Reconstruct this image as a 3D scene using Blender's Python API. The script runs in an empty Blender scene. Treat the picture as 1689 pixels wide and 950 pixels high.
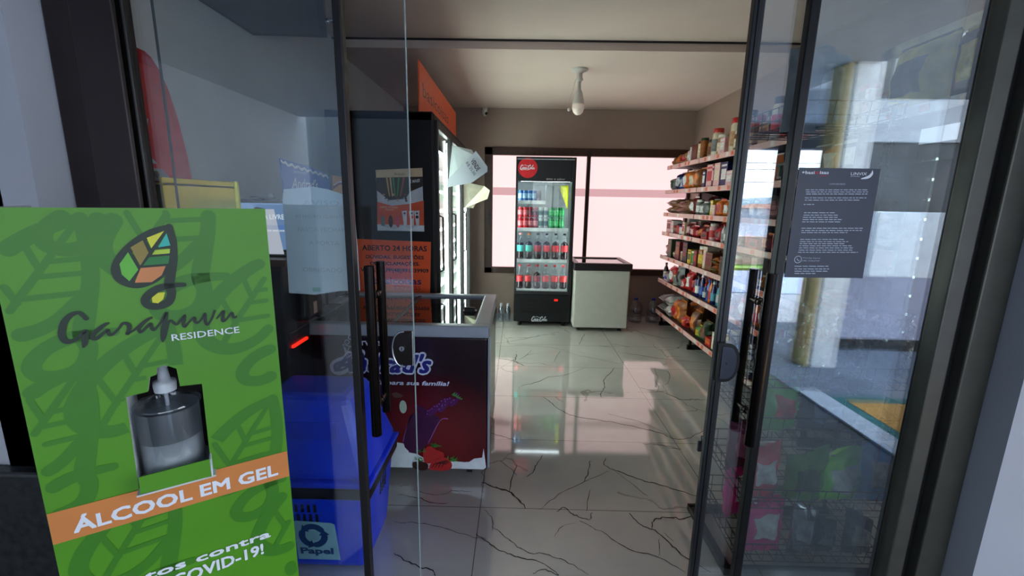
import bpy, bmesh, math, random
import numpy as np
from mathutils import Vector, Matrix, noise
from mathutils.geometry import tessellate_polygon
random.seed(7)
scene = bpy.context.scene
COL = scene.collection
# ------------------------------------------------------------------ camera
FPX, W0, H0, CH = 712.44, 1689.0, 950.0, 1.45
PITCH, ROLL, YAW = map(math.radians, (11.1517, 0.9794, -0.6687))
_fw = Vector((math.sin(YAW)*math.cos(PITCH), math.cos(YAW)*math.cos(PITCH), -math.sin(PITCH)))
_rt = Vector((math.cos(YAW), -math.sin(YAW), 0))
_up = _rt.cross(_fw)
CR = math.cos(ROLL)*_rt + math.sin(ROLL)*_up
CU = -math.sin(ROLL)*_rt + math.cos(ROLL)*_up
CAM = Vector((0, 0, CH))
cd = bpy.data.cameras.new('camera'); co = bpy.data.objects.new('camera', cd); COL.objects.link(co)
cd.sensor_fit = 'HORIZONTAL'; cd.sensor_width = 36; cd.lens = FPX/W0*36; cd.clip_start = .02; cd.clip_end = 300
m = Matrix((CR, CU, -_fw)).transposed().to_4x4(); m.translation = CAM; co.matrix_world = m
scene.camera = co
def ray(x, y): return (_fw*FPX + CR*(x-W0/2) - CU*(y-H0/2)).normalized()
def onY(x, y, Y): d = ray(x, y); return CAM + d*(Y/d.y)
def onX(x, y, X): d = ray(x, y); return CAM + d*(X/d.x)
def onZ(x, y, Z): d = ray(x, y); return CAM + d*((Z-CH)/d.z)
# ------------------------------------------------------------------ world, exposure
SKY = 5.0; PANE = 1.2; LED = 22.0; EXPO = 0.2
vs = scene.view_settings
vs.view_transform = 'Standard'; vs.look = 'None'; vs.gamma = 1; vs.use_curve_mapping = False; vs.exposure = EXPO
w = bpy.data.worlds.new('sky'); scene.world = w; w.use_nodes = True
nt = w.node_tree; bg = nt.nodes['Background']; bg.inputs[1].default_value = SKY
tc = nt.nodes.new('ShaderNodeTexCoord'); sp = nt.nodes.new('ShaderNodeSeparateXYZ'); cr = nt.nodes.new('ShaderNodeValToRGB')
nt.links.new(tc.outputs['Generated'], sp.inputs[0]); nt.links.new(sp.outputs['Z'], cr.inputs[0]); nt.links.new(cr.outputs[0], bg.inputs[0])
cr.color_ramp.elements[0].color = (.80, .87, .94, 1); cr.color_ramp.elements[1].color = (.52, .66, .88, 1); cr.color_ramp.elements[1].position = .8

sl_ = bpy.data.lights.new('sun', 'SUN'); sl_.energy = 13; sl_.angle = .02; sl_.color = (1, .95, .88)
so_ = bpy.data.objects.new('sun', sl_); COL.objects.link(so_); so_.location = (-6, -20, 30)
so_.rotation_euler = (Vector((-.12, -.50, .86))).to_track_quat('Z', 'Y').to_euler()
# ------------------------------------------------------------------ materials
def s2l(c): c /= 255.0; return c/12.92 if c <= .04045 else ((c+.055)/1.055)**2.4
def lin(c): return tuple(s2l(v) for v in c)+(1,)
MC = {}
def M(c, rough=.5, metal=0, var=.12, scale=14, spec=.5, coat=0, bump=0, alpha=1, trans=0, emit=0, name=None):
    key = (tuple(c), rough, metal, var, scale, spec, coat, bump, alpha, trans, emit)
    if key in MC: return MC[key]
    mt = bpy.data.materials.new(name or 'surface'); mt.use_nodes = True; n = mt.node_tree; b = n.nodes['Principled BSDF']
    b.inputs['Roughness'].default_value = rough; b.inputs['Metallic'].default_value = metal
    b.inputs['Specular IOR Level'].default_value = spec; b.inputs['Coat Weight'].default_value = coat
    b.inputs['Alpha'].default_value = alpha; b.inputs['Transmission Weight'].default_value = trans
    if emit: b.inputs['Emission Color'].default_value = lin(c); b.inputs['Emission Strength'].default_value = emit
    t = n.nodes.new('ShaderNodeTexCoord'); ns = n.nodes.new('ShaderNodeTexNoise'); ns.inputs['Scale'].default_value = scale; ns.inputs['Detail'].default_value = 4
    n.links.new(t.outputs['Object'], ns.inputs['Vector'])
    r = n.nodes.new('ShaderNodeValToRGB'); n.links.new(ns.outputs['Fac'], r.inputs[0]); n.links.new(r.outputs[0], b.inputs['Base Color'])
    L = lin(c)
    r.color_ramp.elements[0].position = .3; r.color_ramp.elements[1].position = .7
    r.color_ramp.elements[0].color = tuple(v*(1-var) for v in L[:3])+(1,)
    r.color_ramp.elements[1].color = tuple(min(1, v*(1+var)) for v in L[:3])+(1,)
    if bump:
        bp = n.nodes.new('ShaderNodeBump'); bp.inputs['Strength'].default_value = bump; bp.inputs['Distance'].default_value = .004
        n.links.new(ns.outputs['Fac'], bp.inputs['Height']); n.links.new(bp.outputs[0], b.inputs['Normal'])
    MC[key] = mt; return mt
def EM(c, s, name='light'):
    key = ('E', tuple(c), s)
    if key in MC: return MC[key]
    mt = bpy.data.materials.new(name); mt.use_nodes = True; n = mt.node_tree; n.nodes.clear()
    e = n.nodes.new('ShaderNodeEmission'); e.inputs[0].default_value = lin(c); e.inputs[1].default_value = s
    o = n.nodes.new('ShaderNodeOutputMaterial'); n.links.new(e.outputs[0], o.inputs[0]); MC[key] = mt; return mt
def GLASS(f0, tint=(.93, .97, .96), rough=0.0, maxf=.9, name='glass'):
    mt = bpy.data.materials.new(name); mt.use_nodes = True; n = mt.node_tree; n.nodes.clear()
    lw = n.nodes.new('ShaderNodeLayerWeight'); lw.inputs['Blend'].default_value = .5
    p = n.nodes.new('ShaderNodeMath'); p.operation = 'POWER'; p.inputs[1].default_value = 4
    a = n.nodes.new('ShaderNodeMath'); a.operation = 'MULTIPLY_ADD'; a.inputs[1].default_value = maxf-f0; a.inputs[2].default_value = f0
    n.links.new(lw.outputs['Facing'], p.inputs[0]); n.links.new(p.outputs[0], a.inputs[0])
    tr = n.nodes.new('ShaderNodeBsdfTransparent'); tr.inputs[0].default_value = (*tint, 1)
    g = n.nodes.new('ShaderNodeBsdfGlossy'); g.inputs['Roughness'].default_value = rough; g.inputs[0].default_value = (.95, .97, 1, 1)
    mx = n.nodes.new('ShaderNodeMixShader'); o = n.nodes.new('ShaderNodeOutputMaterial')
    n.links.new(a.outputs[0], mx.inputs[0]); n.links.new(tr.outputs[0], mx.inputs[1]); n.links.new(g.outputs[0], mx.inputs[2]); n.links.new(mx.outputs[0], o.inputs[0])
    return mt

# ------------------------------------------------------------------ mesh builder
OFF = {}
class MB:
    def __init__(s): s.v = []; s.f = []; s.m = []; s.s = []
    def add(s, vs, fs, mi=0, sm=False):
        o = len(s.v); s.v += [Vector(v) for v in vs]
        for f in fs: s.f.append([o+i for i in f]); s.m.append(mi); s.s.append(sm)
        return s
    def bm(s, b, mi=0, sm=False):
        b.verts.ensure_lookup_table(); s.add([v.co.copy() for v in b.verts], [[v.index for v in f.verts] for f in b.faces], mi, sm); b.free(); return s
    def box(s, x0, x1, y0, y1, z0, z1, mi=0, bev=0, rot=None, seg=2):
        b = bmesh.new(); bmesh.ops.create_cube(b, size=1)
        for v in b.verts: v.co = Vector(((x1-x0)*v.co.x+(x0+x1)/2, (y1-y0)*v.co.y+(y0+y1)/2, (z1-z0)*v.co.z+(z0+z1)/2))
        if bev: bmesh.ops.bevel(b, geom=b.edges[:], offset=bev, segments=seg, affect='EDGES', profile=.5)
        b.verts.index_update()
        if rot:
            c = Vector(((x0+x1)/2, (y0+y1)/2, (z0+z1)/2))
            for v in b.verts: v.co = rot @ (v.co-c)+c
        return s.bm(b, mi, False)
    def frust(s, x0, x1, y0, y1, z0, X0, X1, Y0, Y1, z1, mi=0, bev=0):
        b = bmesh.new()
        p = [b.verts.new(q) for q in ((x0, y0, z0), (x1, y0, z0), (x1, y1, z0), (x0, y1, z0), (X0, Y0, z1), (X1, Y0, z1), (X1, Y1, z1), (X0, Y1, z1))]
        for f in ((3, 2, 1, 0), (4, 5, 6, 7), (0, 1, 5, 4), (1, 2, 6, 5), (2, 3, 7, 6), (3, 0, 4, 7)): b.faces.new([p[i] for i in f])
        if bev: bmesh.ops.bevel(b, geom=b.edges[:], offset=bev, segments=3, affect='EDGES', profile=.5)
        b.verts.index_update(); return s.bm(b, mi)
    def cyl(s, p0, p1, r0, r1=None, n=16, mi=0, caps=True):
        r1 = r0 if r1 is None else r1; p0 = Vector(p0); p1 = Vector(p1); d = (p1-p0).normalized()
        a = d.orthogonal().normalized(); c = d.cross(a); vs = []
        for p, r in ((p0, r0), (p1, r1)):
            for i in range(n): t = 2*math.pi*i/n; vs.append(p+(a*math.cos(t)+c*math.sin(t))*r)
        s.add(vs, [[i, (i+1) % n, n+(i+1) % n, n+i] for i in range(n)], mi, True)
        if caps: s.add(vs[:n], [list(range(n))[::-1]], mi); s.add(vs[n:], [list(range(n))], mi)
        return s
    def lathe(s, prof, c=(0, 0, 0), n=20, mi=0, sx=1, sy=1):
        c = Vector(c); vs = []
        for r, z in prof:
            for i in range(n): t = 2*math.pi*i/n; vs.append(c+Vector((r*math.cos(t)*sx, r*math.sin(t)*sy, z)))
        fs = [[k*n+i, k*n+(i+1) % n, (k+1)*n+(i+1) % n, (k+1)*n+i] for k in range(len(prof)-1) for i in range(n)]
        s.add(vs, fs, mi, True)
        if prof[0][0] > 1e-4: s.add(vs[:n], [list(range(n))[::-1]], mi)
        if prof[-1][0] > 1e-4: s.add(vs[-n:], [list(range(n))], mi)
        return s
    def tube(s, path, r, n=8, mi=0):
        path = [Vector(p) for p in path]; vs = []; a = None
        for i, p in enumerate(path):
            d = (path[min(i+1, len(path)-1)]-path[max(i-1, 0)]).normalized()
            a = d.orthogonal().normalized() if a is None else (a-d*a.dot(d)).normalized()
            c = d.cross(a)
            for k in range(n): t = 2*math.pi*k/n; vs.append(p+(a*math.cos(t)+c*math.sin(t))*r)
        fs = [[j*n+k, j*n+(k+1) % n, (j+1)*n+(k+1) % n, (j+1)*n+k] for j in range(len(path)-1) for k in range(n)]
        s.add(vs, fs, mi, True); s.add(vs[:n], [list(range(n))[::-1]], mi); s.add(vs[-n:], [list(range(n))], mi); return s
    def sphere(s, c, r, n=16, mi=0, sc=(1, 1, 1)):
        b = bmesh.new(); bmesh.ops.create_uvsphere(b, u_segments=n, v_segments=n//2+1, radius=r)
        for v in b.verts: v.co = Vector((v.co.x*sc[0]+c[0], v.co.y*sc[1]+c[1], v.co.z*sc[2]+c[2]))
        b.verts.index_update(); return s.bm(b, mi, True)
    def bag(s, w, h, d, c=(0, 0, 0), mi=0, crimp=.03, seed=0, nx=9, nz=12, ax='x', lab=None, amp=.4):
        """pillow pack: w wide, d deep, h high, crimped top and bottom seams; ax 'x' faces -X"""
        c = Vector(c); vs = []; fs = []; idx = {}
        for side in (0, 1):
            for j in range(nz+1):
                for i in range(nx+1):
                    u = i/nx*2-1; v = j/nz; 
                    bul = (max(0, 1-abs(u)**2.6))**.6*(max(0, 1-abs(2*v-1)**5))**.75
                    e = noise.noise(Vector((u*1.7+seed*3.1, v*3.1, side*5+seed)))
                    th = d/2*bul*(1+amp*e)+.0012
                    uu = u*w/2*(1-.07*math.sin(v*math.pi))+.004*e
                    zz = v*h+.004*noise.noise(Vector((u*3, v*4+9, seed)))
                    y = th if side else -th
                    vs.append(c+(Vector((y, uu, zz)) if ax == 'x' else Vector((uu, y, zz)))); idx[side, i, j] = len(vs)-1
        base = len(s.m); lf = []
        for side in (0, 1):
            for j in range(nz):
                for i in range(nx):
                    if lab is not None and side == 0 and abs((i+.5)/nx*2-1) < .62 and .28 < (j+.5)/nz < .74: lf.append(len(fs))
                    q = [idx[side, i, j], idx[side, i+1, j], idx[side, i+1, j+1], idx[side, i, j+1]]
                    fs.append(q if (side == 1) == (ax == 'x') else q[::-1])
        for j in range(nz):
            fs.append([idx[0, 0, j], idx[0, 0, j+1], idx[1, 0, j+1], idx[1, 0, j]]); fs.append([idx[0, nx, j], idx[1, nx, j], idx[1, nx, j+1], idx[0, nx, j+1]])
        for i in range(nx):
            fs.append([idx[0, i, 0], idx[1, i, 0], idx[1, i+1, 0], idx[0, i+1, 0]]); fs.append([idx[0, i, nz], idx[0, i+1, nz], idx[1, i+1, nz], idx[1, i, nz]])
        s.add(vs, fs, mi, True)
        for q in lf: s.m[base+q] = lab
        return s
    def plate(s, outer, F, t, holes=(), mi=0, me=None, w0=0):
        """flat plate with outline (u,v) on frame F, front at w0, thickness t going backwards"""
        me = mi if me is None else me; loops = [outer]+list(holes)
        allp = [p for l in loops for p in l]
        tri = tessellate_polygon([[Vector((p[0], p[1], 0)) for p in l] for l in loops])
        fr = [F(p[0], p[1], w0) for p in allp]; bk = [F(p[0], p[1], w0-t) for p in allp]
        s.add(fr, [list(q) for q in tri], mi); s.add(bk, [list(q)[::-1] for q in tri], me)
        o = 0
        for l in loops:
            n = len(l); vs = [fr[o+i] for i in range(n)]+[bk[o+i] for i in range(n)]
            s.add(vs, [[i, (i+1) % n, n+(i+1) % n, n+i] for i in range(n)], me); o += n
        return s
    def rotz(s, a, c=(0, 0, 0)):
        R = Matrix.Rotation(a, 3, 'Z'); c = Vector(c); s.v = [R@(v-c)+c for v in s.v]; return s
    def build(s, name, mats, parent=None):
        me = bpy.data.meshes.new(name); o = bpy.data.objects.new(name, me)
        off = Vector(OFF.get(parent.name, (0, 0, 0)) if parent is not None else (0, 0, 0))
        me.from_pydata([tuple(v-off) for v in s.v], [], s.f)
        if not isinstance(mats, (list, tuple)): mats = [mats]
        for x in mats: me.materials.append(x)
        me.polygons.foreach_set('material_index', s.m); me.polygons.foreach_set('use_smooth', s.s)
        me.update(); COL.objects.link(o)
        if parent is not None: o.parent = parent
        OFF[o.name] = tuple(off)
        return o
def tag(o, label=None, cat=None, group=None, kind=None):
    if label: o['label'] = label
    if cat: o['category'] = cat
    if group: o['group'] = group
    if kind: o['kind'] = kind
    return o
def thing(name, label, cat, loc=(0, 0, 0), group=None, kind=None):
    o = bpy.data.objects.new(name, None); COL.objects.link(o); o.location = loc; o.empty_display_size = .05; OFF[o.name] = tuple(loc)
    return tag(o, label, cat, group, kind)
def dup(t, loc, label=None, rz=None, group=None):
    def cp(o, par):
        c = o.copy(); COL.objects.link(c)
        if par is not None: c.parent = par
        for ch in o.children: cp(ch, c)
        return c
    r = cp(t, None); r.location = loc; OFF[r.name] = tuple(loc)
    if rz is not None: r.rotation_euler = (0, 0, rz)
    if label: r['label'] = label
    if group: r['group'] = group
    return r
# ------------------------------------------------------------------ flat printed art on a frame
class Fr:
    def __init__(s, o, ux, uy): s.o = Vector(o); s.x = Vector(ux).normalized(); s.y = Vector(uy).normalized(); s.n = s.x.cross(s.y)
    def __call__(s, u, v, w=0): return s.o+s.x*u+s.y*v+s.n*w
    def px(s, x, y):
        d = ray(x, y); t = (s.o-CAM).dot(s.n)/d.dot(s.n); p = CAM+d*t-s.o; return (p.dot(s.x), p.dot(s.y))
TX = {}
def textmesh(txt, bold):
    k = (txt, bold)
    if k not in TX:
        c = bpy.data.curves.new('t', 'FONT'); c.body = txt; c.size = 1; c.offset = bold; c.resolution_u = 2
        o = bpy.data.objects.new('t', c); COL.objects.link(o); bpy.context.view_layer.update()
        me = bpy.data.meshes.new_from_object(o.evaluated_get(bpy.context.evaluated_depsgraph_get()))
        vs = [v.co.copy() for v in me.vertices]; fs = [list(p.vertices) for p in me.polygons]
        bpy.data.objects.remove(o); bpy.data.curves.remove(c); bpy.data.meshes.remove(me)
        x0 = min(v.x for v in vs); x1 = max(v.x for v in vs); y0 = min(v.y for v in vs); y1 = max(v.y for v in vs)
        TX[k] = ([((v.x-x0)/(x1-x0), (v.y-y0)/(y1-y0)) for v in vs], fs)
    return TX[k]
def smooth(pts, n=6):
    out = []
    P = [Vector(p) for p in pts]
    for i in range(len(P)-1):
        a, b, c, d = P[max(i-1, 0)], P[i], P[i+1], P[min(i+2, len(P)-1)]
        for k in range(n):
            t = k/n; out.append(.5*((2*b)+(c-a)*t+(2*a-5*b+4*c-d)*t*t+(3*b-a-3*c+d)*t**3))
    out.append(P[-1]); return out
class Art:
    def __init__(s, F, w=.0006, step=.00025): s.F = F; s.mb = MB(); s.w = w; s.step = step; s.tiny = 1.2e-5; s.mats = []
    def mi(s, m):
        if m not in s.mats: s.mats.append(m)
        return s.mats.index(m)
    def up(s): s.w += s.step
    def poly(s, pts, m, sm=0):
        if sm: pts = [tuple(p) for p in smooth([(*p, 0) for p in list(pts)+[pts[0]]], sm)[:-1]]
        tri = tessellate_polygon([[Vector((p[0], p[1], 0)) for p in pts]])
        s.mb.add([s.F(p[0], p[1], s.w) for p in pts], [list(t) for t in tri], s.mi(m)); return s
    def rect(s, a, b, c, d, m): return s.poly([(a, c), (b, c), (b, d), (a, d)], m)
    def disc(s, u, v, r, m, n=24, ry=None): return s.poly([(u+r*math.cos(2*math.pi*i/n), v+(ry or r)*math.sin(2*math.pi*i/n)) for i in range(n)], m)
    def ring(s, u, v, r, wd, m, n=32):
        return s.ribbon([(u+r*math.cos(2*math.pi*i/n), v+r*math.sin(2*math.pi*i/n), wd) for i in range(n+1)], m, 0)
    def ribbon(s, pts, m, sm=6, clip=None):
        """pts (u,v,width)"""
        P = smooth(pts, sm) if sm else [Vector(p) for p in pts]
        vs = []; 
        for i, p in enumerate(P):
            d = (P[min(i+1, len(P)-1)]-P[max(i-1, 0)]); d = Vector((d.x, d.y, 0))
            d = d.normalized() if d.length > 1e-9 else Vector((1, 0, 0))
            nx = Vector((-d.y, d.x))*p.z/2; vs += [(p.x+nx.x, p.y+nx.y), (p.x-nx.x, p.y-nx.y)]
        for i in range(len(P)-1):
            s.mb.add([s.F(*vs[2*i], s.w), s.F(*vs[2*i+1], s.w), s.F(*vs[2*i+3], s.w), s.F(*vs[2*i+2], s.w)], [[0, 1, 2, 3]], s.mi(m))
        s.w -= s.tiny
        for p in (P[0], P[-1]):
            if p.z > .0015: s.mb.add([s.F(p.x+p.z/2*math.cos(k*.524), p.y+p.z/2*math.sin(k*.524), s.w) for k in range(12)], [list(range(12))], s.mi(m))
        s.w += 3*s.tiny
        return s
    def text(s, t, u0, u1, v0, v1, m, bold=0, shear=0, slope=0, fat=0):
        if fat:
            for du, dv in ((-fat, -fat), (fat, -fat), (-fat, fat), (fat, fat)): s.text(t, u0+du, u1+du, v0+dv, v1+dv, m, 0, shear, slope); s.w += s.tiny
        vs, fs = textmesh(t, bold); h = v1-v0
        s.mb.add([s.F(u0+x*(u1-u0)+shear*h*y, v0+y*h+slope*x*(u1-u0), s.w) for x, y in vs], fs, s.mi(m)); return s
    def build(s, name, parent): return s.mb.build(name, s.mats, parent)
# ================================================================== THE SETTING
XL, XR, YB, ZC, ZN = -1.43, 2.15, 5.6, 2.583, 2.65
def struct(name, mb, mats, parent=None, label=None):
    o = mb.build(name, mats, parent)
    if parent is None: o['kind'] = 'structure'
    if label: o['label'] = label
    return o
def sthing(name, label, loc=(0, 0, 0)):
    o = thing(name, label, None, loc); o['kind'] = 'structure'; return o
WALL = M((162, 140, 128), .75, var=.05, scale=3)
WALLW = M((174, 176, 184), .7, var=.04, scale=3)
CEIL = M((220, 200, 188), .8, var=.03, scale=2)
BLK = M((16, 14, 15), .42, var=.2)
BLKG = M((12, 12, 15), .5, var=.1, spec=.3)
DKALU = M((44, 34, 35), .35, metal=.3, var=.15)
GRALU = M((86, 84, 76), .4, metal=.3, var=.1)
CHROME = M((200, 205, 212), .2, metal=1, var=.03)
WHITE = M((226, 230, 232), .5, var=.03)
WOOD = M((66, 38, 26), .5, var=.3, scale=30)
# floor: marble tile, veins inlaid as thin ribbons of a second material
def floor_mat():
    mt = bpy.data.materials.new('marble_tile'); mt.use_nodes = True; n = mt.node_tree; b = n.nodes['Principled BSDF']; L = n.links.new
    t = n.nodes.new('ShaderNodeTexCoord'); sep = n.nodes.new('ShaderNodeSeparateXYZ'); L(t.outputs['Object'], sep.inputs[0])
    def math_(op, a, bb=None, c=None):
        q = n.nodes.new('ShaderNodeMath'); q.operation = op
        for i, v in enumerate((a, bb, c)):
            if v is None: continue
            if isinstance(v, (int, float)): q.inputs[i].default_value = v
            else: L(v, q.inputs[i])
        return q.outputs[0]
    def line(c, off, per, wd):
        f = math_('FRACT', math_('DIVIDE', math_('SUBTRACT', c, off), per))
        d = math_('ABSOLUTE', math_('SUBTRACT', f, .5))
        return math_('GREATER_THAN', d, .5-wd/per)
    gx = line(sep.outputs['X'], -.157, 1.163, .0022); gy = line(sep.outputs['Y'], 1.846, .6187, .0022)
    g = math_('MAXIMUM', gx, gy)
    ns = n.nodes.new('ShaderNodeTexNoise'); ns.inputs['Scale'].default_value = 1.7; ns.inputs['Detail'].default_value = 5; L(t.outputs['Object'], ns.inputs['Vector'])
    mxv = n.nodes.new('ShaderNodeMix'); mxv.data_type = 'VECTOR'; mxv.inputs[0].default_value = .35; L(t.outputs['Object'], mxv.inputs[4]); L(ns.outputs['Color'], mxv.inputs[5])
    vo = n.nodes.new('ShaderNodeTexVoronoi'); vo.feature = 'DISTANCE_TO_EDGE'; vo.inputs['Scale'].default_value = 1.9; L(mxv.outputs[1], vo.inputs['Vector'])
    vein = math_('MULTIPLY', math_('LESS_THAN', vo.outputs['Distance'], .006), math_('GREATER_THAN', ns.outputs['Fac'], .52))
    r = n.nodes.new('ShaderNodeValToRGB'); L(ns.outputs['Fac'], r.inputs[0])
    r.color_ramp.elements[0].position = .3; r.color_ramp.elements[0].color = lin((176, 172, 166)); r.color_ramp.elements[1].position = .75; r.color_ramp.elements[1].color = lin((200, 197, 190))
    m1 = n.nodes.new('ShaderNodeMix'); m1.data_type = 'RGBA'; L(math_('MULTIPLY', vein, .45), m1.inputs[0]); L(r.outputs[0], m1.inputs[6]); m1.inputs[7].default_value = lin((100, 88, 78))
    m2 = n.nodes.new('ShaderNodeMix'); m2.data_type = 'RGBA'; L(math_('MULTIPLY', g, .75), m2.inputs[0]); L(m1.outputs[2], m2.inputs[6]); m2.inputs[7].default_value = lin((70, 62, 58))
    L(m2.outputs[2], b.inputs['Base Color']); b.inputs['Roughness'].default_value = .06; b.inputs['IOR'].default_value = 2.25
    return mt
fl = MB(); fl.box(XL, XR, 1.2, YB, -.06, 0)
VEIN = M((52, 36, 30), .12, var=.3, scale=60)
c7 = lambda x, y: (780+x/4.021, 540+y/4.023)
c8 = lambda x, y: (640+x/3.016, 730+y/3.018)
V7 = [((175,205),(225,215),(275,225),(340,255),5),((280,220),(292,175),3),((300,400),(340,385),(430,362),(520,325),(600,320),(740,270),3),((90,100),(200,100),(380,70),(570,28),2),
((855,465),(845,440),(872,400),(868,355),(905,310),(935,272),4),((465,462),(500,485),(540,520),(600,560),(690,592),(830,615),(960,635),(1130,672),(1250,705),(1340,740),(1440,730),(1520,685),5),
((900,575),(1000,600),(1120,632),(1250,690),(1340,740),2),((1110,402),(1230,425),(1300,445),(1370,475),(1470,478),(1540,478),4),((1220,425),(1235,395),(1210,360),3),((115,697),(200,725),(285,747),4),
((620,160),(700,185),(830,210),(980,240),2),((840,122),(920,132),3),((915,110),(1040,128),3),((960,165),(1080,180),(1200,200),(1300,215),(1560,240),2),((705,115),(720,80),(740,45),3),
((1050,15),(1130,38),(1250,68),(1340,72),2),((1440,145),(1500,165),(1570,185),3),((1120,770),(1220,780),(1290,795),(1370,810),4),((300,215),(350,190),(390,150),1.5),((110,125),(300,122),(450,125),(610,150),1.5),((1270,385),(1300,350),(1290,290),(1210,285),1.5),((540,230),(560,190),(575,160),1.5)]
V8 = [((470,200),(540,225),(600,245),(650,285),(685,325),8),((605,240),(615,180),(640,110),4),((560,90),(600,125),(640,160),2.5),((690,170),(720,150),(740,110),(770,65),4),((975,195),(995,150),(1005,90),4),
((1080,80),(1080,115),(1150,145),(1260,185),(1350,210),(1450,240),(1600,290),4.5),((750,335),(850,260),(980,195),(1100,140),2),((987,340),(1005,235),2),((845,345),(875,322),(905,345),(940,365),(1000,385),(1015,350),4),
((1205,357),(1260,410),(1330,440),(1400,500),(1480,575),(1600,640),5),((1310,425),(1325,385),(1400,373),(1460,380),(1520,365),5),((30,395),(180,405),(300,432),(420,470),(480,480),2.5),((30,550),(90,590),(160,620),(220,640),(235,664),5),
((440,460),(500,500),(560,540),(650,570),(760,600),(850,660),4),((520,420),(600,480),(680,540),(800,560),(900,600),(1000,660),3),((950,390),(1060,445),(1200,530),(1350,575),(1480,650),3),((50,260),(150,275),(220,300),(300,302),3),
((130,240),(250,265),(330,240),(420,250),2),((1350,570),(1350,480),2),((1370,450),(1420,490),2),((720,655),(780,635),(850,660),4),((480,335),(520,380),(520,440),2),((1320,5),(1400,20),(1460,35),3),((830,470),(860,420),(940,400),1.5),((1110,125),(1250,235),(1290,265),1.5)]
FA = Art(Fr((0, 0, 0), (1, 0, 0), (0, 1, 0)), w=.0005, step=0)
rv = random.Random(3)
for VV, cc in ((V7, c7), (V8, c8)):
    for ln in VV:
        wd = ln[-1]; P = []
        pts = [onZ(*cc(*p), 0) for p in ln[:-1]]
        S = smooth([(p.x, p.y, 0) for p in pts], 5)
        for i, p in enumerate(S):
            t = i/max(1, len(S)-1); dist = (Vector((p.x, p.y, 0))-CAM).length
            ww = wd/(4.0 if cc is c7 else 3.0)*dist/712*(.55+.45*math.sin(math.pi*t))*rv.uniform(.7, 1.35)
            j = .004*dist*.6
            P.append((p.x+rv.uniform(-j, j)*.6, p.y+rv.uniform(-j, j), ww))
        FA.ribbon(P, VEIN, 0)
fl.add(FA.mb.v, FA.mb.f, 1)
struct('floor', fl, [floor_mat(), VEIN])
# walls
struct('wall_left', MB().box(XL-.15, XL, 1.2, YB+.15, 0, ZN+.1), M((204, 206, 204), .75, var=.05, scale=3))
struct('wall_right', MB().box(XR, XR+.15, 1.33, YB+.15, 0, ZN+.1), WALL)
wx0, wx1, wz0, wz1 = -.431, 2.15, .548, 2.125
wb = MB(); wb.box(XL, wx0, YB, YB+.15, 0, ZN+.1); wb.box(wx0, XR, YB, YB+.15, 0, wz0); wb.box(wx0, XR, YB, YB+.15, wz1, ZN+.1)
struct('wall_back', wb, WALL)
cl = MB(); cl.box(XL, XR, 3.535, YB, ZC, ZC+.15); cl.box(XL, XR, 1.2, 3.535, ZN, ZN+.1); struct('ceiling', cl, CEIL)
struct('shadow_gap_strip', MB().box(XL, XR, 3.525, 3.535, ZN-.012, ZN), M((50, 44, 42), .8), None)  # dark strip put in for the gap and shadow line above the ceiling step
fw = MB(); fw.box(-3.2, -1.33, 1.2, 1.33, 0, 3.0); fw.box(1.475, 3.0, 1.2, 1.33, 0, 3.0); fw.box(-1.33, 1.475, 1.2, 1.33, 2.35, 3.0)
struct('wall_front', fw, WALLW)
struct('baseboard_front', MB().box(-3.2, -1.332, 1.15, 1.198, 0, .62, bev=.01), M((44, 46, 48), .35, var=.5, scale=40))
# back window
win = sthing('window_1', 'wide back window with pink frosted panes in a dark brown frame')
wf = MB(); fr = .095; y0, y1 = YB-.03, YB+.08
wf.box(wx0, wx1, y0, y1, wz1-fr, wz1, bev=.006); wf.box(wx0, wx1, y0, y1, wz0, wz0+.08, bev=.006)
wf.box(wx0, wx0+.1, y0, y1, wz0, wz1, bev=.006); wf.box(wx1-.04, wx1-.001, y0, y1, wz0, wz1, bev=.006); wf.build('window_frame', WOOD, win)
MB().box(.84, .885, y0-.005, y1, wz0+.02, wz1-.02, bev=.004).build('mullion', M((50, 30, 26), .5), win)
MB().box(-.375, -.36, y0-.012, y0-.002, 1.15, 1.35, bev=.003).box(-.38, -.355, y0-.03, y0-.01, 1.24, 1.26).build('latch', BLK, win)
def pane_mat():
    mt = bpy.data.materials.new('frosted_pane'); mt.use_nodes = True; n = mt.node_tree; n.nodes.clear(); L = n.links.new
    t = n.nodes.new('ShaderNodeTexCoord'); ns = n.nodes.new('ShaderNodeTexNoise'); ns.inputs['Scale'].default_value = .8; L(t.outputs['Object'], ns.inputs[0])
    r = n.nodes.new('ShaderNodeValToRGB'); L(ns.outputs['Fac'], r.inputs[0]); r.color_ramp.elements[0].color = lin((234, 196, 198)); r.color_ramp.elements[1].color = lin((240, 206, 204))
    e = n.nodes.new('ShaderNodeEmission'); L(r.outputs[0], e.inputs[0]); e.inputs[1].default_value = PANE
    d = n.nodes.new('ShaderNodeBsdfDiffuse'); d.inputs[0].default_value = lin((150, 120, 120)); a = n.nodes.new('ShaderNodeAddShader'); o = n.nodes.new('ShaderNodeOutputMaterial')
    L(e.outputs[0], a.inputs[0]); L(d.outputs[0], a.inputs[1]); L(a.outputs[0], o.inputs[0]); return mt
PM = pane_mat()
MB().box(wx0+.09, .85, YB+.015, YB+.02, wz0+.07, wz1-fr+.01).build('pane', PM, win)
MB().box(.875, wx1-.03, YB+.035, YB+.04, wz0+.07, wz1-fr+.01).build('pane', PM, win)
for a, b_ in ((wx0+.09, .85), (.875, wx1-.03)):
    MB().box(a, b_, YB+.005, YB+.012 if b_ < 1 else YB+.03, 1.545, 1.64).build('pane_band', EM((212, 166, 170), .95), win)
w4 = sthing('window_4', 'high frosted side window above the near shelving')
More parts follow.
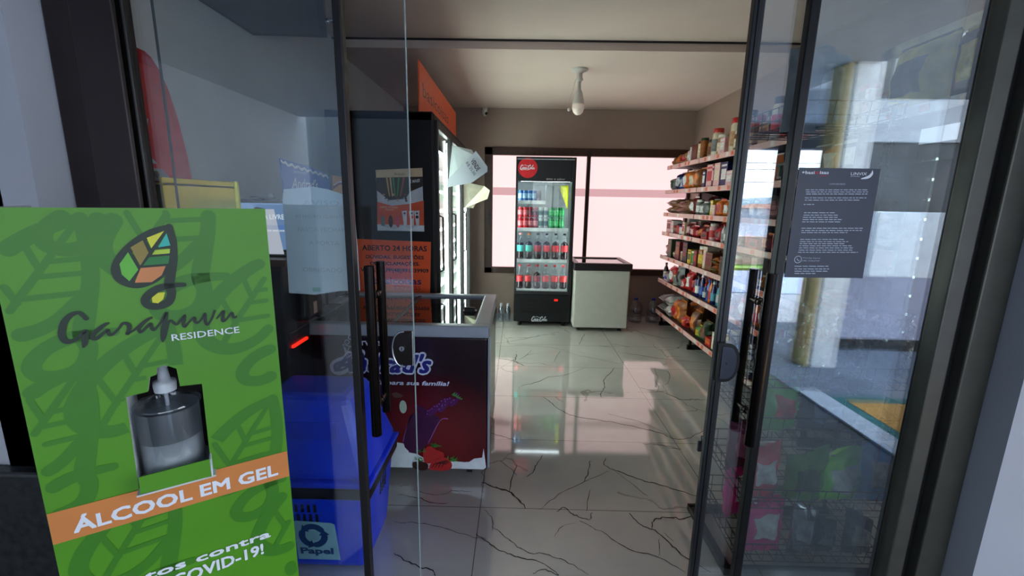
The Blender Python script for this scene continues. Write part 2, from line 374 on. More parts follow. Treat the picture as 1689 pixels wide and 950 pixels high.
MB().box(2.135, 2.149, 1.75, 2.72, 1.78, 2.30).build('pane', EM((196, 210, 226), .9), w4)
m_ = MB(); m_.box(2.12, 2.149, 2.70, 2.78, 1.70, 2.36, bev=.004); m_.box(2.12, 2.149, 1.68, 2.78, 1.70, 1.79, bev=.004); m_.box(2.12, 2.149, 1.68, 1.76, 1.70, 2.36, bev=.004); m_.box(2.12, 2.149, 1.68, 2.78, 2.29, 2.36, bev=.004); m_.build('window_frame', M((206, 200, 182), .5), w4)
# ---- storefront: fixed panes, sliding leaves
GL = GLASS(.085, name='storefront_glass', tint=(.94, .97, .97)); GR = GLASS(.15, tint=(.92, .95, .95), name='storefront_glass_right')
GLL = GLASS(.025, tint=(.96, .98, .98), name='leaf_glass_left'); GRL = GLASS(.20, tint=(.94, .96, .96), name='leaf_glass_right')
EDGE = M((150, 170, 172), .2, var=.05)
jb = sthing('trim_2', 'dark brown aluminium jamb at the left of the storefront')
m_ = MB(); m_.box(-1.33, -1.165, 1.30, 1.41, 0, 2.35, bev=.006); m_.box(-1.24, -1.12, 1.285, 1.30, 0, 2.35, bev=.003); m_.build('jamb', DKALU, jb)
m_ = MB(); m_.box(-1.165, -1.118, 1.318, 1.345, 0, 2.35, bev=.004); m_.build('glazing_channel', BLK, jb)
jr = sthing('trim_3', 'dark grey aluminium jamb at the right of the storefront')
m_ = MB(); m_.box(1.30, 1.352, 1.295, 1.35, 0, 2.35, bev=.005); m_.box(1.388, 1.475, 1.285, 1.42, 0, 2.35, bev=.005); m_.build('jamb', GRALU, jr)
MB().box(1.352, 1.388, 1.32, 1.42, 0, 2.35).build('rubber_gasket', M((8, 8, 9), .8), jr)
struct('trim_4', MB().box(-1.33, 1.475, 1.29, 1.46, 2.3, 2.35), DKALU)
w2 = sthing('window_2', 'fixed glass panel left of the opening with a black edge stile')
MB().box(-1.12, -.52, 1.326, 1.334, 0.02, 2.3).build('glass_pane', GL, w2)
m_ = MB(); m_.box(-.529, -.505, 1.316, 1.350, 0, 2.3, bev=.003); m_.build('stile', BLK, w2)
w3 = sthing('window_3', 'fixed glass panel right of the opening with a black edge stile')
MB().box(.815, 1.302, 1.326, 1.334, 0.02, 2.3).build('glass_pane', GR, w3)
m_ = MB(); m_.box(.791, .819, 1.322, 1.350, 0, 2.3, bev=.003); m_.build('stile', M((24, 24, 26), .35, metal=.4), w3)
def handle(x, parent, z0=.685, z1=1.252):
    for yy in (1.31, 1.42):
        h = MB(); h.cyl((x, yy, z0+(.03 if yy > 1.4 else 0)), (x, yy, z1), .0165 if yy < 1.4 else .0145, n=20); hb = h.build('pull_handle', M((30, 24, 22), .22, metal=.85, var=.1), parent)
    for z in (z0+.1, z1-.1): 
        MB().cyl((x, 1.32, z), (x, 1.41, z), .007, n=10).cyl((x, 1.350, z), (x, 1.357, z), .012, n=12).cyl((x, 1.367, z), (x, 1.374, z), .012, n=12).build('handle_spacer', M((90, 78, 70), .25, metal=.9), parent)
def dplate(F, u_flat, sgn, v0, v1, wd):
    """D shaped outline, flat side at u_flat, belly towards sgn"""
    n = 14; h = (v1-v0)/2; c = (v0+v1)/2; pts = [(u_flat, v0), (u_flat, v1)]
    for i in range(n+1):
        a = math.pi/2-math.pi*i/n; pts.append((u_flat+sgn*(wd*.35+wd*.65*abs(math.cos(a))**.8), c+h*math.sin(a)*1.0))
    return pts if sgn < 0 else pts[::-1]
DK = 1.362/1.4
ZS = lambda z: 1.45+(z-1.45)*DK
d1 = sthing('door_1', 'left sliding glass leaf with black pull handles and a rounded lock')
MB().box(-1.094*DK, -.347*DK, 1.358, 1.366, .02, 2.3).build('glass_pane', GLL, d1)
MB().box(-.347*DK, -.3445*DK, 1.358, 1.366, .02, 2.3).build('glass_edge', EDGE, d1)
MB().box(-1.0965*DK, -1.094*DK, 1.358, 1.366, .02, 2.3).build('glass_edge', M((40, 50, 50), .3), d1)
F = Fr((0, 1.352, 0), (1, 0, 0), (0, 0, 1))
lk = MB().plate(dplate(F, -.343, -1, ZS(.905), ZS(1.018), .058), F, .028, w0=.012).build('lock', M((24, 17, 15), .3, metal=.4), d1)
rim = MB(); 
P = [F(u, v, .0125) for u, v in dplate(F, -.341, -1, ZS(.900), ZS(1.023), .062)]; rim.tube(P[2:]+[], .0035, 8); rim.cyl(F(-.340, ZS(.9)), F(-.340, ZS(1.023)), .003); rim.build('lock_rim', CHROME, lk) if False else rim.build('lock_rim', CHROME, d1)
MB().cyl(F(-.371, ZS(.965), .012), F(-.371, ZS(.965), .018), .0085, n=18).box(-.3725, -.3695, 1.333, 1.3345, ZS(.9605), ZS(.9695), 1).build('lock_cylinder', [CHROME, BLK], d1)
handle(-.456, d1)
d2 = sthing('door_2', 'right sliding glass leaf with a grey edge profile and black pull handles')
MB().box(.681, 1.25, 1.358, 1.366, .02, 2.3).build('glass_pane', GRL, d2)
m_ = MB(); m_.box(.650, .681, 1.350, 1.374, .0, 2.3, bev=.003); m_.box(.661, .670, 1.346, 1.351, .0, 2.3, mi=1); m_.build('edge_profile', [M((52, 54, 58), .35, metal=.5), BLK], d2)
F2 = Fr((0, 1.350, 0), (1, 0, 0), (0, 0, 1))
MB().plate(dplate(F2, .654, 1, ZS(.872), ZS(1.008), .070)[::-1], F2, .034, w0=.016).build('lock', M((26, 24, 25), .3, metal=.4), d2)
MB().plate(dplate(F2, .664, 1, ZS(.884), ZS(.996), .049)[::-1], F2, .002, w0=.0185).box(.680, .683, 1.3305, 1.332, ZS(.935), ZS(.943), 1).build('lock_face', [M((90, 92, 104), .12, metal=.8), BLK], d2)
handle(.777, d2, .68, 1.252)
# ---- outdoors behind the photographer (seen mirrored in the glass)
def wp(name, mb, mats): o = mb.build(name, mats); o['kind'] = 'structure'; return o
GRD = M((120, 128, 142), .7, var=.1, scale=3)
wp('ground', MB().box(-40, 70, -70, 1.2, -.2, 0), GRD)
wp('porch_ceiling', MB().box(-3.2, 2.9, -3.9, 1.2, 2.62, 2.75).box(2.9, 7.0, -3.9, -2.0, 2.62, 2.75), M((150, 158, 168), .8))
wp('porch_beam', MB().box(.3, 7.0, -4.1, -3.9, 2.29, 2.75), M((92, 98, 104), .7))
wp('porch_column', MB().box(-.5, -.3, -4.1, -3.9, 0, 2.3, bev=.01), M((98, 104, 110), .7))
wp('porch_column', MB().box(2.72, 2.95, -1.35, -1.15, 0, 2.62, 0, bev=.01).box(2.66, 2.715, -1.35, -1.17, 0, 2.62, 1, bev=.01), [M((222, 224, 226), .6), M((196, 176, 118), .6)])
wp('facade_across', MB().box(-24, .6, -9.4, -9, 0, 6.5), M((96, 104, 110), .8))
wp('wall_porch_left', MB().box(-3.35, -3.2, -4.1, 1.2, 0, 2.75), M((196, 200, 204), .8))
wr = MB(); wr.box(3.2, 7.0, -1.85, -1.7, .12, 1.42, 0); wr.box(3.2, 7.0, -1.85, -1.72, 1.42, 2.08, 2); wr.box(3.2, 7.0, -1.85, -1.68, 2.08, 2.46, 3); wr.box(3.2, 7.0, -1.85, -1.7, 2.46, 4.6, 4); wr.box(3.2, 7.0, -1.86, -1.69, 0, .12, 1); pass  # pale band and raised top added to shape the reflected light, blocking the sky
wp('wall_porch_right', wr, [M((158, 160, 180), .7), M((18, 20, 26), .5), M((60, 64, 68), .4, var=.5, scale=4), M((170, 174, 180), .6), M((74, 78, 84), .7)])
wp('street_wall', MB().box(4.4, 30, -8.15, -8, 0, .74), M((206, 178, 160), .8))
wp('street', MB().box(-30, 60, -7.2, -4.6, 0, .01), M((124, 142, 172), .6))
wp('grass_verge', MB().box(2, 30, -7.98, -7.25, 0, .06), M((96, 140, 62), .9, var=.4, scale=30))
hl = MB(); rr = random.Random(5)
for k in range(9): hl.sphere((20+k*9+rr.uniform(-2, 2), -66, -2), 6, 20, 0, (2.2, 1, rr.uniform(.55, .85)))
wp('distant_hill', hl, M((120, 144, 156), .9, var=.3, scale=2))
hs = MB()
for k in range(8): x = 16+k*5; h = rr.uniform(.7, 1.4); hs.box(x, x+3.4, -40, -37, 0, h); hs.frust(x-.2, x+3.6, -40.2, -36.8, h, x+.8, x+2.6, -39, -38, h+.4, 1)
wp('distant_house', hs, [M((176, 182, 190), .8), M((130, 96, 84), .8)])
pl_ = MB(); pl_.cyl((13.6, -19, 0), (13.6, -19, 2.2), .06, n=10)
for z in (2.6, 3.2, 3.5): pl_.cyl((-5, -19, z), (45, -19, z+.1), .012, n=6)
wp('utility_pole', pl_, M((70, 70, 74), .8))
wp('painted_bay', MB().box(2.46, 5, -.52, .95, 0, .006, 0).box(2.54, 5, -.42, .9, .006, .008, 1), [M((38, 110, 108), .6), M((206, 150, 70), .7)])
wp('porch_floor', MB().box(-3.2, 2.26, -3.9, 1.19, 0, .004), M((54, 58, 62), .6, var=.25, scale=5))
wp('kerb', MB().box(2.26, 2.44, -.6, 1.1, 0, .02, bev=.004), M((196, 204, 214), .6))
bx = MB(); bx.box(3.14, 3.90, -1.24, -1.2, .85, 1.43, bev=.01); bx.box(3.2, 3.24, -1.7, -1.24, 1.1, 1.14); bx.box(3.8, 3.84, -1.7, -1.24, 1.1, 1.14)
wp('notice_board', bx, M((214, 222, 230), .5))

# ================================================================== COUNTERTOP-SIDE THINGS (left)
# totem with the gel dispenser
T0 = Vector((-.582, 1.0, 0)); dT = Vector((math.sin(math.radians(56)), math.cos(math.radians(56)), 0))
FT = Fr(T0, dT, (0, 0, 1)); PX = FT.px
GREEN = M((80, 144, 24), .45, var=.05, scale=6); GRD2 = M((58, 122, 26), .45, var=.05, scale=6); DKG = M((10, 34, 12), .45, var=.1)
ORG = M((208, 128, 66), .45, var=.04); OFFW = M((226, 230, 238), .5, var=.03); CARD = M((202, 204, 204), .7, var=.05)
tt = thing('display_totem', 'tall green cardboard totem with leaf logo and orange hand gel band', 'sign', (T0.x+dT.x*-.22, T0.y+dT.y*-.22, 0))
FO_ = Fr(FT(0, 0, .030), dT, (0, 0, 1)); HB = (FO_.px(232, 815)[1]+FO_.px(350, 786)[1])/2
hole = [PX(208, 655), PX(244, 646), PX(247, 622), PX(258, 618), PX(259, 607), PX(272, 602), PX(291, 608), PX(297, 637), PX(333, 633), (PX(350, 783)[0], HB), (PX(230, 812)[0], HB)]
U0, U1, VT = -.437, 0, 1.427
bd = MB().plate([(U0, 0), (U1, 0), (U1, VT), (U0, VT)], FT, .012, [hole], 0, 1); bd.build('front_panel', [GREEN, CARD], tt)
bk = MB()
for a, b_, c, d in ((U0, U0+.012, -.20, -.012), (U1-.012, U1, -.20, -.012)): bk.add([FT(a, 0, c), FT(b_, 0, c), FT(b_, VT, c), FT(a, VT, c), FT(a, 0, d), FT(b_, 0, d), FT(b_, VT, d), FT(a, VT, d)], [[0, 1, 2, 3], [4, 5, 6, 7], [0, 1, 5, 4], [2, 3, 7, 6], [1, 2, 6, 5], [0, 3, 7, 4]])
bk.build('side_panel', CARD, tt)
# folded sleeve around the cut-out, tray floor and flap
hu = [p[0] for p in hole]; hv = [p[1] for p in hole]; ha, hb, hc, hd = min(hu), PX(346, 760)[0], min(hv), PX(300, 640)[1]
sl = MB()
def slab(mb, a, b_, c, d, w0, w1, mi=0):
    mb.add([FT(a, c, w0), FT(b_, c, w0), FT(b_, d, w0), FT(a, d, w0), FT(a, c, w1), FT(b_, c, w1), FT(b_, d, w1), FT(a, d, w1)], [[3, 2, 1, 0], [4, 5, 6, 7], [0, 1, 5, 4], [2, 3, 7, 6], [1, 2, 6, 5], [3, 0, 4, 7]], mi)
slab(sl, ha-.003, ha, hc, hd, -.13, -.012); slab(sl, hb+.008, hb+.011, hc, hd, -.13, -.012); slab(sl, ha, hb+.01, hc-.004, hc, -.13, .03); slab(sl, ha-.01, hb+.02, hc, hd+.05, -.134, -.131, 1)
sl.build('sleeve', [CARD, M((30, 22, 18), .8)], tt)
FO = Fr(FT(0, 0, .030), dT, (0, 0, 1)); fq = [FO.px(232, 815), FO.px(350, 786), FO.px(347, 757), FO.px(228, 788)]
fp = MB().plate(fq, FO, .003, mi=0); slab(fp, fq[1][0]-.001, fq[1][0]+.002, fq[1][1], fq[2][1], .0, .03, 1); slab(fp, fq[0][0], fq[1][0], fq[0][1], fq[0][1]+.003, .0, .028, 1)
fp.build('tray_flap', [GREEN, OFFW], tt)
# printed art
A = Art(FT, w=.0003, step=.00022)
C2 = lambda x, y: PX(x/3.064, 340+y/3.064)
def symb(pts): return [C2(*p) for p in pts]
OUT = [(862,92),(760,118),(665,178),(600,245),(572,320),(592,378),(655,408),(725,408),(795,380),(845,335)]
def sym_strokes():
    k = C2(800, 300); k2 = C2(830, 300); u = math.hypot(k2[0]-k[0], k2[1]-k[1])/30
    out = []
    def rb(pts): out.append([(*C2(x, y), wdt*u*1.3) for x, y, wdt in pts])
    rb([(855,104,24),(765,135,34),(680,190,38),(618,255,40),(590,318,40),(610,365,42),(665,392,38),(725,392,34),(790,365,30),(845,315,30)])
    rb([(855,104,30),(872,180,34),(876,260,34),(866,330,38),(856,395,42),(868,440,36),(850,485,38),(800,505,34),(750,500,34),(735,472,36),(765,435,34),(815,410,34),(870,400,26),(930,396,22)])
    rb([(835,128,14),(760,235,16),(700,320,16),(660,385,18)])
    rb([(728,170,14),(745,205,14),(762,236,14)]); rb([(648,222,14),(675,265,14),(708,315,14)])
    rb([(785,212,13),(862,205,13)]); rb([(760,250,13),(862,242,13)]); rb([(722,304,14),(858,292,14)])
    return out
SS = sym_strokes()
cx_, cy_ = C2(740, 300)
def clipart(strokes, sc, rot, tu, tv, mat):
    for st in strokes:
        P = []
        for u, v, wd in st:
            x, y = u-cx_, v-cy_; P.append((tu+sc*(x*math.cos(rot)-y*math.sin(rot)), tv+sc*(x*math.sin(rot)+y*math.cos(rot)), wd*sc))
        S = smooth(P, 6)
        run = []
        for p in S+[None]:
            ok = p is not None and U0+.002+p.z/2 < p.x < U1-.002-p.z/2 and .3 < p.y < VT-.002-p.z/2
            if ok: run.append(tuple(p))
            elif len(run) > 1: A.ribbon(run, mat, 0); run = []
            else: run = []
for sc, rt_, px_, py_ in ((2.0, 0, 262, 395), (1.95, 0, 52, 490), (1.9, 0, 405, 525), (1.9, 0, 70, 270), (1.9, 0, 212, 655), (1.9, 0, 395, 760), (1.9, 0, 60, 735), (1.9, 0, 215, 905), (1.9, 0, 485, 860)):
    u, v = PX(px_, py_); clipart(SS, sc*.95, rt_, u, v, GRD2)
A.mb.f and None
# the prints must not cover the cut-out: drop faces over the hole
def inhole(p):
    r = p-FT.o; u, v = r.dot(FT.x), r.dot(FT.y); c = False; j = len(hole)-1
    for i in range(len(hole)):
        if (hole[i][1] > v) != (hole[j][1] > v) and u < (hole[j][0]-hole[i][0])*(v-hole[i][1])/(hole[j][1]-hole[i][1])+hole[i][0]: c = not c
        j = i
    return c
keep = [i for i, f in enumerate(A.mb.f) if not any(inhole(A.mb.v[k]) for k in f)]
A.mb.f = [A.mb.f[i] for i in keep]; A.mb.m = [A.mb.m[i] for i in keep]; A.mb.s = [A.mb.s[i] for i in keep]
A.up()
bv0, bv1 = PX(95, 898)[1], PX(82, 850)[1]
bv0 = (bv0+PX(480, 782)[1])/2; bv1 = (bv1+PX(475, 740)[1])/2
A.rect(U0+.001, U1-.001, bv0, bv1, ORG); A.up()
for st in SS: A.ribbon(st, DKG, 6)
A.up()
CELL = [([(660,208),(722,172),(752,235),(710,300)], (142,122,48)), ([(742,160),(830,125),(766,212)], (214,212,44)), ([(842,136),(862,198),(800,208)], (40,176,160)),
 ([(785,222),(860,215),(858,238),(770,245)], (176,204,52)), ([(755,258),(858,250),(852,290),(724,299)], (24,116,48)), ([(712,312),(838,302),(818,348),(768,383),(682,386)], (206,128,72)),
 ([(648,232),(700,320),(655,378),(617,345),(605,292)], (96,180,52)), ([(835,434),(800,436),(768,462),(772,486),(800,490),(826,468)], (214,212,44))]
for pts, c in CELL: A.poly(symb(pts), M(c, .45, var=.04))
CA = lambda x, y: PX(90+x/10.556, 500+y/10.556)
CB = lambda x, y: PX(240+x/10.556, 490+y/10.556)
k = CA(800, 300); k2 = CA(900, 300); uA = 1.3*math.hypot(k2[0]-k[0], k2[1]-k[1])/100
G_ = [(555,265,70),(480,190,70),(400,160,60),(280,210,80),(180,320,95),(140,450,105),(135,560,100),(190,650,95),(270,665,80),(370,630,60),(450,560,50),(520,490,70),(545,500,85),(540,600,90),(530,700,80),(510,755,40)]
a1 = [(940,345,36),(880,370,60),(760,460,75),(680,545,70),(670,610,56),(740,610,60),(850,520,50),(930,460,50),(940,500,60),(970,550,50),(1040,520,45),(1130,430,40),(1180,360,50),(1240,345,60),(1300,380,70),(1300,460,65),(1265,535,50),(1330,500,36),(1420,440,44),(1530,350,56),(1640,270,50)]
a2 = [(110,355,36),(60,375,50),(-30,440,65),(-110,540,60),(-90,610,46),(-20,560,46),(60,480,50),(100,460,50),(110,530,58),(150,570,46),(210,510,38),(270,430,42),(330,330,50),(370,260,48),(345,400,70),(305,560,66),(300,700,62),(305,765,36)]
a3 = [(305,765,30),(345,690,34),(370,560,46),(400,440,48),(445,405,42),(500,450,52),(550,470,42),(620,390,42),(690,305,38),(670,400,60),(660,470,58),(690,510,50),(760,430,38),(850,350,48),(860,410,56),(900,445,44),(970,390,38),(1040,280,46),(1040,400,56),(1070,475,52),(1120,430,38),(1170,340,42),(1205,235,40)]
a4 = [(1240,370,26),(1310,290,42),(1365,235,44),(1345,350,60),(1345,415,50),(1400,390,42),(1470,300,42),(1510,270,48),(1525,335,54),(1550,350,46),(1585,335,36)]
A.ribbon([(*CA(x, y), q*uA) for x, y, q in G_], DKG, 4); A.ribbon([(*CA(x, y), q*uA) for x, y, q in a1], DKG, 4)
for q_ in (a2, a3, a4): A.ribbon([(*CB(x, y), q*uA) for x, y, q in q_], DKG, 4)
r0 = PX(284, 562); r1 = PX(394, 536); rt0 = PX(283, 548)
A.text('RESIDENCE', r0[0], r1[0], min(r0[1], PX(394, 548)[1]), PX(284, 551)[1], OFFW, bold=.01)
l0 = PX(124, 878); l1 = PX(458, 783)
hh = PX(400, 761)[1]; lb = (l0[1]+l1[1])/2+.001
print('BAND', bv0, bv1, lb, hc)
A.text('ÁLCOOL EM GEL', l0[0], l1[0], lb, lb+.037, OFFW, fat=.0013)
j1 = PX(446, 885); j0 = PX(205, 948)
A.text('Juntos contra', j0[0]-.045, j1[0], j1[1]-.004, j1[1]+.022, OFFW, fat=.001)
c1_ = PX(434, 905)
A.text('a COVID-19!', c1_[0]-.215, c1_[0], c1_[1]-.012, c1_[1]+.017, OFFW, fat=.001)
A.build('printed_design', tt)
# gel bottle
bcx = (ha+hb)/2-.002; bz = hc+.001; bp = FT(bcx, 0, -.052)
gb = thing('gel_bottle', 'clear pump bottle of hand gel standing in the cut-out of the green totem', 'bottle', (bp.x, bp.y, bz))
R_ = (hb-ha)/2*.93; hs_ = PX(255, 668)[1]-bz
CLR = GLASS(.10, tint=(.78, .80, .82), maxf=.7, name='clear_plastic')
MB().lathe([(R_*.9, 0), (R_, .006), (R_, hs_*.86), (R_*1.04, hs_*.88), (R_*1.04, hs_*.91), (R_*.98, hs_*.94), (R_*.7, hs_*1.0), (R_*.3, hs_*1.04), (R_*.28, hs_*1.1)], (bp.x, bp.y, bz), 36).build('bottle_body', CLR, gb)
MB().lathe([(0, .003), (R_*.9, .004), (R_*.96, .01), (R_*.96, hs_*.47), (0, hs_*.47)], (bp.x, bp.y, bz), 32).build('gel', M((206, 210, 212), .2, trans=.25, var=.05), gb)
MB().lathe([(R_*.965, hs_*.475), (R_*.965, hs_*.86)], (bp.x, bp.y, bz), 32).build('frosted_band', GLASS(.25, tint=(.62, .66, .68), rough=.4), gb)
pt = PX(270, 604)[1]-bz; nk = hs_*1.08
pm = MB(); pm.lathe([(R_*.34, nk-.004), (R_*.36, nk+.012), (R_*.34, nk+.02), (R_*.2, nk+.022), (R_*.14, pt-.018), (R_*.26, pt-.014), (R_*.28, pt-.002), (R_*.14, pt)], (bp.x, bp.y, bz), 24)
b0 = FT(bcx, bz+pt-.012, -.052); b1 = FT(bcx-.036, bz+pt-.02, -.03); pm.tube([b0, FT(bcx-.022, bz+pt-.012, -.04), b1], .0055, 10)
pm.cyl((bp.x, bp.y, bz+.01), (bp.x, bp.y, bz+nk), .004); pm.build('pump', M((196, 202, 208), .35, var=.04), gb)
# ---- recycling bin
BLUE = M((22, 62, 232), .32, var=.08, coat=.2); BLUED = M((18, 54, 214), .35)
bi = thing('recycling_bin', 'blue plastic paper recycling bin with a black strap and white recycle sticker', 'bin', (-.75, 1.62, 0))
x0, x1, yA, yB_ = -.965, -.545, 1.44, 1.80
b_ = MB(); b_.frust(x0+.06, x1-.035, yA+.03, yB_-.04, 0, x0, x1, yA, yB_, .40, bev=.03); b_.build('body', BLUE, bi)
b_ = MB(); b_.frust(x0-.008, x1+.008, yA-.008, yB_+.008, .335, x0-.01, x1+.01, yA-.01, yB_+.01, .385, bev=.012); b_.build('strap', M((12, 12, 13), .45), bi)
b_ = MB(); b_.frust(x0-.012, x1+.012, yA-.012, yB_+.012, .387, x0-.018, x1+.018, yA-.014, yB_+.014, .412, bev=.008)
b_.frust(x0-.01, x1+.012, yA-.01, yB_+.012, .41, x0+.02, x1-.07, yA+.04, yB_-.1, .735, bev=.035); b_.build('lid', BLUE, bi)
b_ = MB(); b_.box(x0+.06, x1-.11, yA+.012, yA+.02, .45, .64, bev=.004, rot=Matrix.Rotation(-.11, 3, 'X')); b_.build('swing_flap', BLUED, bi)
FB = Fr((0, yA-.001, 0), (1, 0, 0), (0, 0, 1)); slots = MB(); slots2 = MB()
ttl = lambda z: (1-z/.40)*.03
for r in range(2):
    for i in range(5): x = -.86+i*.024+r*.004; z = .272-r*.045; slots.box(x, x+.012, yA+ttl(z)-.003, yA+ttl(z)+.006, z, z+.036, bev=.002)
for r in range(2):
    for i in range(4): y = 1.60+i*.022; z = .272-r*.03; slots2.box(x1-ttl(z)*1.1-.006, x1-ttl(z)*1.1+.004, y, y+.009, z, z+.045, bev=.002)
slots.build('vent_slots', M((4, 6, 30), .8), bi); slots2.build('vent_slots', M((4, 6, 30), .8), bi)
sxa, sxb = -.845, -.69
FS = Fr((0, yA+.03-.0035, 0), (1, 0, 0), (0, -.075, 1))
AS = Art(FS, w=.001)
AS.poly([(sxa, .05), (sxb+.012, .05), (sxb+.004, .22), (sxb-.008, .228), (sxa+.008, .235), (sxa, .228)], M((150, 196, 214), .5)); AS.up()
BL2 = M((16, 62, 128), .4); cu, cv = -.775, .165
for k in range(3):
    a0 = math.radians(90+120*k)
    AS.ribbon([(cu+.044*math.cos(a0+t), cv+.044*math.sin(a0+t), .026) for t in (-.85, -.5, -.1, .25, .5)], BL2, 4)
    t = a0+.62; AS.poly([(cu+.066*math.cos(t), cv+.066*math.sin(t)), (cu+.022*math.cos(t), cv+.022*math.sin(t)), (cu+.05*math.cos(t+.5), cv+.05*math.sin(t+.5))], BL2)
AS.text('Papel', sxa+.012, sxb-.012, .068, .108, BL2, bold=.04); AS.build('recycle_sticker', bi)
# ---- chest freezer with printed front
fx0, fx1, fy0, fy1, fz0, fz1 = -1.14, -.14, 2.07, 2.84, .05, .845
cf = thing('chest_freezer', 'chest freezer with dark red fruit print front and grey sliding glass top', 'freezer', ((fx0+fx1)/2, (fy0+fy1)/2, 0))
def maroon():
    mt = bpy.data.materials.new('printed_maroon'); mt.use_nodes = True; n = mt.node_tree; b = n.nodes['Principled BSDF']; L = n.links.new
    t = n.nodes.new('ShaderNodeTexCoord'); mp = n.nodes.new('ShaderNodeMapping'); L(t.outputs['Object'], mp.inputs[0]); mp.inputs['Location'].default_value = (-.29, .36, -.5); mp.inputs['Scale'].default_value = (1.9, 1, 2.4)
    vm = n.nodes.new('ShaderNodeVectorMath'); vm.operation = 'LENGTH'; L(mp.outputs[0], vm.inputs[0])
    r = n.nodes.new('ShaderNodeValToRGB'); L(vm.outputs['Value'], r.inputs[0]); r.color_ramp.elements[0].position = .35; r.color_ramp.elements[0].color = lin((104, 18, 20)); r.color_ramp.elements[1].position = 1.25; r.color_ramp.elements[1].color = lin((32, 8, 20))
    L(r.outputs[0], b.inputs['Base Color']); b.inputs['Roughness'].default_value = .25; return mt
MB().box(fx0, fx1, fy0, fy1, fz0, fz1-.06, bev=.012, seg=3).build('cabinet', maroon(), cf)
GREYA = M((158, 166, 176), .35, metal=.2, var=.04)
tr = MB(); tr.box(fx0-.006, fx1+.006, fy0-.008, fy0+.05, fz1-.062, fz1, bev=.008); tr.box(fx0-.006, fx1+.006, fy1-.05, fy1+.004, fz1-.062, fz1, bev=.008)
tr.box(fx1-.075, fx1+.007, fy0+.04, fy1-.04, fz1-.062, fz1, bev=.008); tr.box(fx0-.007, fx0+.075, fy0+.04, fy1-.04, fz1-.062, fz1, bev=.008); tr.build('top_frame', GREYA, cf)
MB().box(fx1-.0, fx1+.012, fy0-.012, fy0+.02, fz0+.02, fz1-.06, bev=.004).build('corner_trim', GREYA, cf)
FGL = GLASS(.10, tint=(.5, .55, .55), maxf=.8, name='freezer_glass')
MB().box(fx0+.07, fx1-.07, fy0+.045, fy1-.045, fz1-.022, fz1-.015).build('glass_lid', FGL, cf)
MB().box((fx0+fx1)/2-.01, (fx0+fx1)/2+.01, fy0+.05, fy1-.05, fz1-.015, fz1-.008, bev=.002).build('lid_rail', M((60, 64, 70), .4), cf)
MB().cyl((fx1-.16, fy0+.35, fz1-.005), (fx1-.10, fy0+.35, fz1-.005), .016).box(fx1-.17, fx1-.09, fy0+.33, fy0+.37, fz1-.016, fz1-.008, bev=.003).build('lid_handle', BLK, cf)
for x, y in ((fx0+.1, fy0+.06), (fx1-.1, fy0+.06), (fx0+.1, fy1-.06), (fx1-.1, fy1-.06)):
    MB().cyl((x-.014, y, .025), (x+.014, y, .025), .025, n=20).box(x-.02, x+.02, y-.015, y+.015, .03, .052).build('caster', BLK, cf)
FZ = Fr((0, fy0, 0), (1, 0, 0), (0, 0, 1)); PZ = FZ.px; AZ = Art(FZ, w=.0008, step=.0003)
L6 = lambda x, y: PZ(520+x/7.04, 540+y/7.04)      # logo crop
M5 = lambda x, y: PZ(560+x/5.94, 630+y/5.94)      # fruit crop
MILK = M((214, 222, 226), .3); PUR = M((66, 20, 62), .3); GRP = M((84, 28, 90), .25, var=.3, scale=90); GRPH = M((150, 90, 160), .3); SRD = M((176, 36, 34), .4); SRG = M((58, 136, 48), .5); SDG = M((120, 24, 22), .5); CHOC = M((52, 24, 20), .3); CREAM = M((196, 188, 158), .5); COCO = M((70, 40, 30), .6); NAVY = M((30, 28, 120), .35); LW = M((206, 212, 236), .4)
zb = fz0+.004
AZ.poly([(fx0+.02, zb), (fx1-.018, zb), (fx1-.006, zb+.012)]+[M5(*p) for p in ((1412,650),(1398,740),(1320,750),(1270,782),(1220,785),(1140,775),(1000,790),(860,760),(760,705),(680,690),(665,620),(620,600))]+[(-.75, .22), (-.95, .16), (fx0+.02, .2)], MILK); AZ.up()
AZ.poly([M5(*p) for p in ((745,290),(680,350),(625,590),(640,640),(690,690),(770,705),(850,620),(900,545),(985,375),(900,330),(820,300))], PUR)
AZ.ribbon([(*M5(760,290), .004), (*M5(690,360), .006), (*M5(625,580), .006)], GRPH); AZ.ribbon([(*M5(1060,360), .006), (*M5(985,380), .004), (*M5(870,600), .003)], GRPH, 4); AZ.up()
AZ.ribbon([(*M5(750,230), .02), (*M5(800,270), .03), (*M5(870,310), .03), (*M5(950,350), .02), (*M5(980,380), .006)], PUR, 4)
rg = random.Random(2)
for i in range(46):
    t = rg.random()**.8; x = 860+t*290+rg.uniform(-14, 14); y = 310-t*150+rg.uniform(-48, 38)*(.6+.5*t); u, v = M5(x, y)
    AZ.disc(u, v, .0115, GRP, 12); AZ.up(); AZ.disc(u-.003, v+.004, .003, GRPH, 8); AZ.step = .00003; AZ.up()
AZ.step = .0003; AZ.up()
for i in range(5): u, v = M5(1100+i*18, 120+i*9); AZ.poly([(u, v), (u+.02, v+.016-.004*i), (u+.012, v-.008)], SRG)
for x, y in ((900,400),(925,422),(960,350)): AZ.disc(*M5(x, y), .004, GRP, 10)
AZ.disc(*M5(625, 240), .019, M((176, 196, 176), .5), 20, ry=.036)
AZ.poly([M5(*p) for p in ((510,110),(560,95),(630,130),(600,150),(540,150))], COCO)
AZ.poly([M5(*p) for p in ((70,215),(140,145),(200,80),(250,62),(300,90),(330,160),(345,240),(300,300),(60,300))], CREAM); AZ.up()
AZ.poly([M5(*p) for p in ((830,770),(820,690),(850,640),(890,625),(950,660),(1020,690),(1020,735),(960,745),(900,790),(850,790))], SRD, 3)
